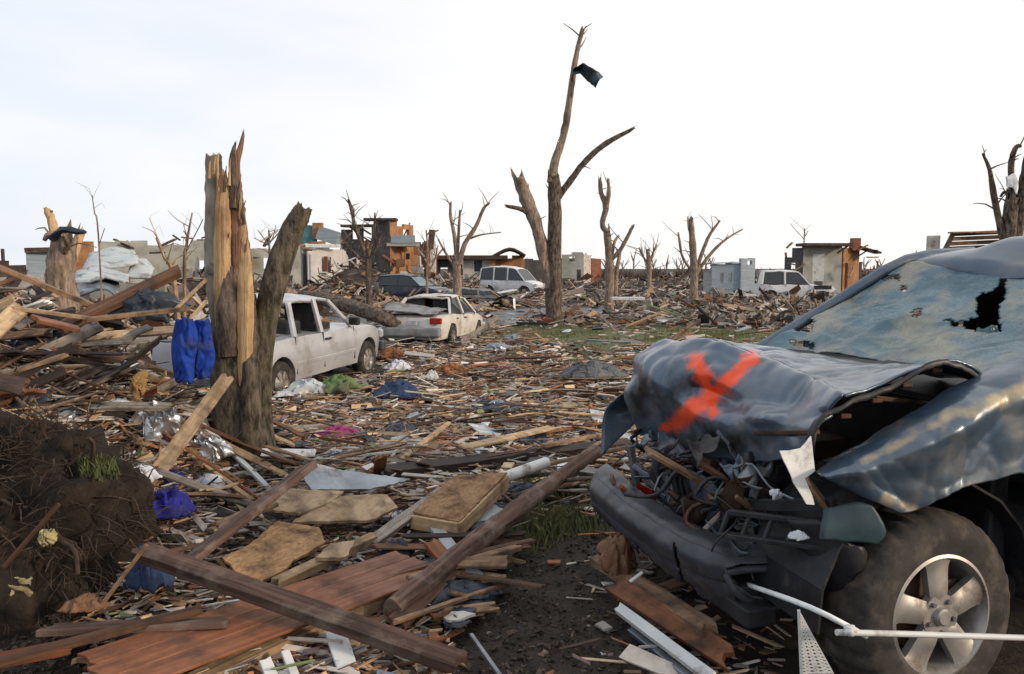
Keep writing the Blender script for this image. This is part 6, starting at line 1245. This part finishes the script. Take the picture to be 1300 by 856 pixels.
def heap(name, label, n, reg, size, hz, dens=None, flatp=.45, cat='debris', pal=PP, pitch=.16):
    b = MB(); k = 0; tries = 0
    while k < n and tries < n * 5:
        tries += 1; px, py = r5.uniform(reg[0], reg[1]), r5.uniform(reg[2], reg[3]); p = gz(px, py) if reg[3] < 1000 else None
        if dens and r5.random() > dens(p): continue
        if p.y > 140: continue
        s_ = max(1, min(p.y / 7, 7)) ** size[2]; col = r5.choice(pal); v_ = r5.uniform(.85, 1.6); col = tuple(c * v_ for c in col)
        if r5.random() < flatp: L = r5.uniform(.02, .10) * s_ * size[0]; w = L * r5.uniform(.3, .9)
        else: L = size[0] * s_ * (.06 + .34 * r5.random() ** 2); w = L * r5.uniform(.03, .14) * (1 if r5.random() < .8 else 2.5)
        sliver(b, p.x, p.y, terr(p.x, p.y) + abs(r5.gauss(0, hz)) * s_ ** .5 + .01, L, w, r5.uniform(.003, .012) * s_ ** .7, r5.gauss(.1, .7) + (math.pi if r5.random() < .5 else 0), r5.gauss(0, pitch), r5.gauss(0, .5), col); k += 1
    return tag(b.build(name, M['heap']), label, cat, kind='stuff')
def d_near(p): 
    if blocked(p.x, p.y, 0) and p.y < 9: return .03 if track(p.x, p.y) > .25 else .25
    if blocked(p.x, p.y, 0): return .1
    return 1 - .93 * grassy(p.x, p.y) - (.7 if road_d(p.x, p.y) < 3.6 else 0)
heap('splinters', 'carpet of splintered laths, chips and litter over the middle ground', 17000, (200, 830, 412, 640), (1, 1, .75), .055, d_near, flatp=.58)
heap('splinters', 'fine wood chips and litter on the near ground', 5200, (120, 1000, 600, 900), (.75, 1, 1), .03, d_near)
heap('splinters', 'tangle of small broken laths on the left pile', 5200, (-120, 320, 385, 640), (1.1, 1, .7), .06, lambda p: 1 if p.y < 11 else .3, pitch=.35)
heap('splinters', 'litter strewn over the grass behind the wreck', 2600, (780, 1250, 380, 470), (1.0, 1, .8), .04, lambda p: .0 if p.y < 7 else 1 - .6 * grassy(p.x, p.y))
heap('splinters', 'litter hidden behind the raised bonnet of the wreck', 2200, (780, 1120, 440, 560), (1.0, 1, .8), .04, lambda p: 0 if blocked(p.x, p.y, 0) else 1)
PF = PP + [(.05, .045, .04)] * 30 + [(.14, .12, .11)] * 30 + [(.30, .28, .26)] * 16 + [(.45, .45, .45)] * 6 + [(.09, .10, .06)] * 14
heap('far_rubble', 'distant field of broken house rubble before the buildings', 9000, (-80, 1250, 353, 416), (1.15, 1, .95), .10, lambda p: (.05 if road_d(p.x, p.y) < 3.6 else 1 - .6 * grassy(p.x, p.y)), .5, pal=PF, pitch=.35)
# low mounds of wreckage in the distance, each a heap nobody could count
def mound(cx, cy, rx, ry, h_, n, label, sz=1.0, pal=PF):
    n = int(n * 2.2); h_ *= .95 if cx < -4 else .7 if cx < 4 else .5
    b = MB()
    for _ in range(n):
        a = r5.uniform(0, 6.3); d = math.sqrt(r5.random()); x, y = cx + rx * d * math.cos(a), cy + ry * d * math.sin(a); z = terr(x, y) + h_ * (1 - d * d) * r5.random() ** .6; L = sz * (.12 + 1.1 * r5.random() ** 3); col = r5.choice(pal)
        sliver(b, x, y, z, L, L * (r5.uniform(.04, .18) if r5.random() < .6 else r5.uniform(.2, .6)), r5.uniform(.02, .09), r5.uniform(0, 3.1), r5.gauss(0, .5), r5.gauss(0, .8), col)
    # earth core under the pieces
    V = []; n_ = 28
    for i in range(9):
        for j in range(n_): a = 2 * math.pi * j / n_; d = 1 - i / 8; k = 1 + .2 * noise.noise(Vector((math.cos(a) * 2, math.sin(a) * 2, cx))); V.append(Vector((cx + rx * .9 * d * k * math.cos(a), cy + ry * .9 * d * k * math.sin(a), terr(cx, cy) - .15 + h_ * .75 * (1 - d * d) * k)))
    b.add(V, [(i * n_ + j, i * n_ + (j + 1) % n_, (i + 1) * n_ + (j + 1) % n_, (i + 1) * n_ + j) for i in range(8) for j in range(n_)], 0, (.07, .055, .045))
    tag(b.build('rubble_heap', M['heap']), label, 'rubble heap', kind='stuff')
for args in ((X(110, 17), 17, 3.0, 1.8, 1.3, 420, 'rubble heap behind the far left stump'), (X(30, 24), 24, 4.5, 2.2, 1.5, 420, 'rubble heap at the left edge of the middle distance'), (X(215, 22), 22, 2.6, 1.8, 1.5, 380, 'rubble heap before the corrugated shed'),
             (X(345, 32), 34, 4, 2.5, 1.4, 380, 'rubble heap below the white house'), (X(425, 38), 38, 4, 2.5, 1.5, 420, 'rubble heap between white house and dark wall'), (X(385, 20), 20, 2.2, 1.3, .7, 260, 'low rubble heap behind the pickup roof'),
             (X(560, 50), 50, 4, 2.5, 1.7, 340, 'rubble heap right of the orange wall'), (X(730, 66), 66, 7, 3.5, 2.0, 420, 'rubble heap behind the tallest trunk'), (X(830, 70), 70, 10, 4, 1.9, 560, 'rubble band on the skyline left of the trailer'),
             (X(900, 48), 48, 5, 3, 1.1, 420, 'rubble heap around the stripped tree at right'), (X(990, 36), 36, 4.2, 2, 1.0, 420, 'rubble heap before the white double cab'), (X(1050, 40), 41, 5, 2.5, 1.3, 420, 'rubble heap below the shell house'),
             (X(960, 27), 27, 2.2, 1.3, .55, 260, 'low rubble heap on the grass behind the bonnet'), (X(712, 30), 29.5, 1.0, .7, .35, 150, 'low rubble heap at the foot of the tallest trunk'), (X(1110, 36), 38, 4, 2, 1.4, 320, 'rubble heap beside the splintered end wall'), (X(800, 40), 40, 3, 1.5, .6, 300, 'low rubble strip right of the road bend')):
    mound(*args)
for k in range(70):   # timbers standing out of the far rubble
    px = r5.choice([r5.uniform(-20, 420), r5.uniform(400, 720), r5.uniform(720, 1150)]); Y = r5.uniform(18, 62); x = X(px, Y)
    if road_d(x, Y) < 4: continue
    L = r5.uniform(.5, 1.1) * (1 + Y / 45); a = Vector((x, Y, terr(x, Y) + .15)); el = abs(r5.gauss(.35, .4)); az = r5.uniform(0, 6.3); b_ = a + Vector((math.cos(az) * math.cos(el), math.sin(az) * math.cos(el), math.sin(el))) * L; kd = pick()
    plank('timber', f"{kd[1]} timber sticking up from the rubble far off {'at left' if px < 420 else ('in the centre' if px < 720 else 'at right')}", 'timber', a, b_, r5.uniform(.05, .16), .05, kd[0], r5.uniform(0, 2), .08, 'timbers standing out of the far rubble ' + ('left' if px < 420 else ('centre' if px < 720 else 'right')))
for k in range(9):
    px = (250, 330, 455, 530, 600, 660, 790, 860, 940)[k]; Y = (46, 50, 50, 56, 60, 78, 84, 90, 78)[k]; mound(X(px, Y), Y, 3.6, 2.0, r5.uniform(1.6, 2.8), 200, 'ragged rubble heap on the skyline, number %d counted from the left' % (k + 1) if False else ('rubble heap before the long pale building', 'rubble heap between the slanting stem and white house', 'rubble heap at the foot of the dark render wall', 'rubble heap at the foot of the orange wall', 'rubble heap before the low brown house', 'rubble heap between van and tallest trunk', 'rubble heap right of the grey ruin', 'rubble heap behind the right stripped tree', 'rubble heap behind the trailer')[k], 1.3)
GB = [(.045, .055, .03), (.07, .065, .045), (.10, .085, .065), (.05, .045, .04)]
def brush(name, label, x0, x1, Y, h_, n):
    r = random.Random(int(x0)); V = []; Fc = []
    for _ in range(n):
        px = r.uniform(x0, x1); y = Y + r.uniform(-6, 6); x = X(px, y); z0 = terr(x, y) + r.random() ** 1.5 * h_ * (.6 + .4 * noise.noise(Vector((px * .05, 0, 0)))); a = r.uniform(0, 3.1); L = r.uniform(.25, 1.1); u = r.uniform(.2, 1.4); w = r.uniform(.03, .20); d = Vector((math.cos(a) * math.cos(u), math.sin(a) * math.cos(u), math.sin(u))) * L; s_ = Vector((-math.sin(a), math.cos(a), .2)) * w; c = Vector((x, y, z0)); n0 = len(V)
        V += [c - s_, c + s_, c + d]; Fc.append((n0, n0 + 1, n0 + 2))
    return tag(obj(name, V, Fc, M['roofb']), label, 'brush', kind='stuff')
brush('brush', 'dark band of torn brush on the skyline at right', 690, 1180, 96, 2.2, 6500); brush('brush', 'dark band of torn brush on the skyline at left', -60, 420, 100, 1.6, 4000); brush('brush', 'torn brush around the building foot', 420, 700, 80, 1.4, 3000)
# stones on the mud lane
for k in range(15):
    p = gz(r5.uniform(610, 800), r5.uniform(700, 850)); s_ = r5.uniform(.006, .020); b = MB(); V = []
    bm = bmesh.new(); bmesh.ops.create_icosphere(bm, subdivisions=2, radius=s_)
    for v in bm.verts: v.co *= 1 + .5 * noise.noise(v.co / s_ * 1.2 + Vector((k, 0, 0))); v.co.z *= .6
    me = bpy.data.meshes.new('stone'); bm.to_mesh(me); bm.free(); me.materials.append(M[r5.choice(['grey', 'grey', 'siding'])]); o = bpy.data.objects.new('stone', me); C.objects.link(o); o.location = p + Vector((0, 0, s_ * .2)); tag(o, 'small grey stone lying on the dark mud lane', 'stone', 'stones on the mud lane')
# clods of earth
b = MB(); r6 = random.Random(8)
for k in range(5200):
    q = r6.random(); px, py = (r6.uniform(580, 860), r6.uniform(575, 880)) if q < .62 else (r6.uniform(-60, 240), r6.uniform(770, 900)); p = gz(px, py); s_ = r6.uniform(.004, .020) * (1.6 if r6.random() < .08 else 1); c = r6.choice([(.045, .034, .026), (.03, .024, .019), (.07, .052, .038), (.10, .078, .06), (.055, .05, .03)])
    V = [p + Vector((r6.uniform(-1, 1), r6.uniform(-1, 1), r6.uniform(-.3, .9))) * s_ for _ in range(6)]; b.add(V, [(0, 1, 2), (2, 1, 3), (3, 1, 4), (0, 2, 5), (5, 2, 3), (5, 3, 4), (0, 5, 4), (0, 4, 1)], 0, c)
tag(b.build('clods', M['heap']), 'loose dark clods and crumbs of earth on the mud lane', 'earth', kind='stuff')
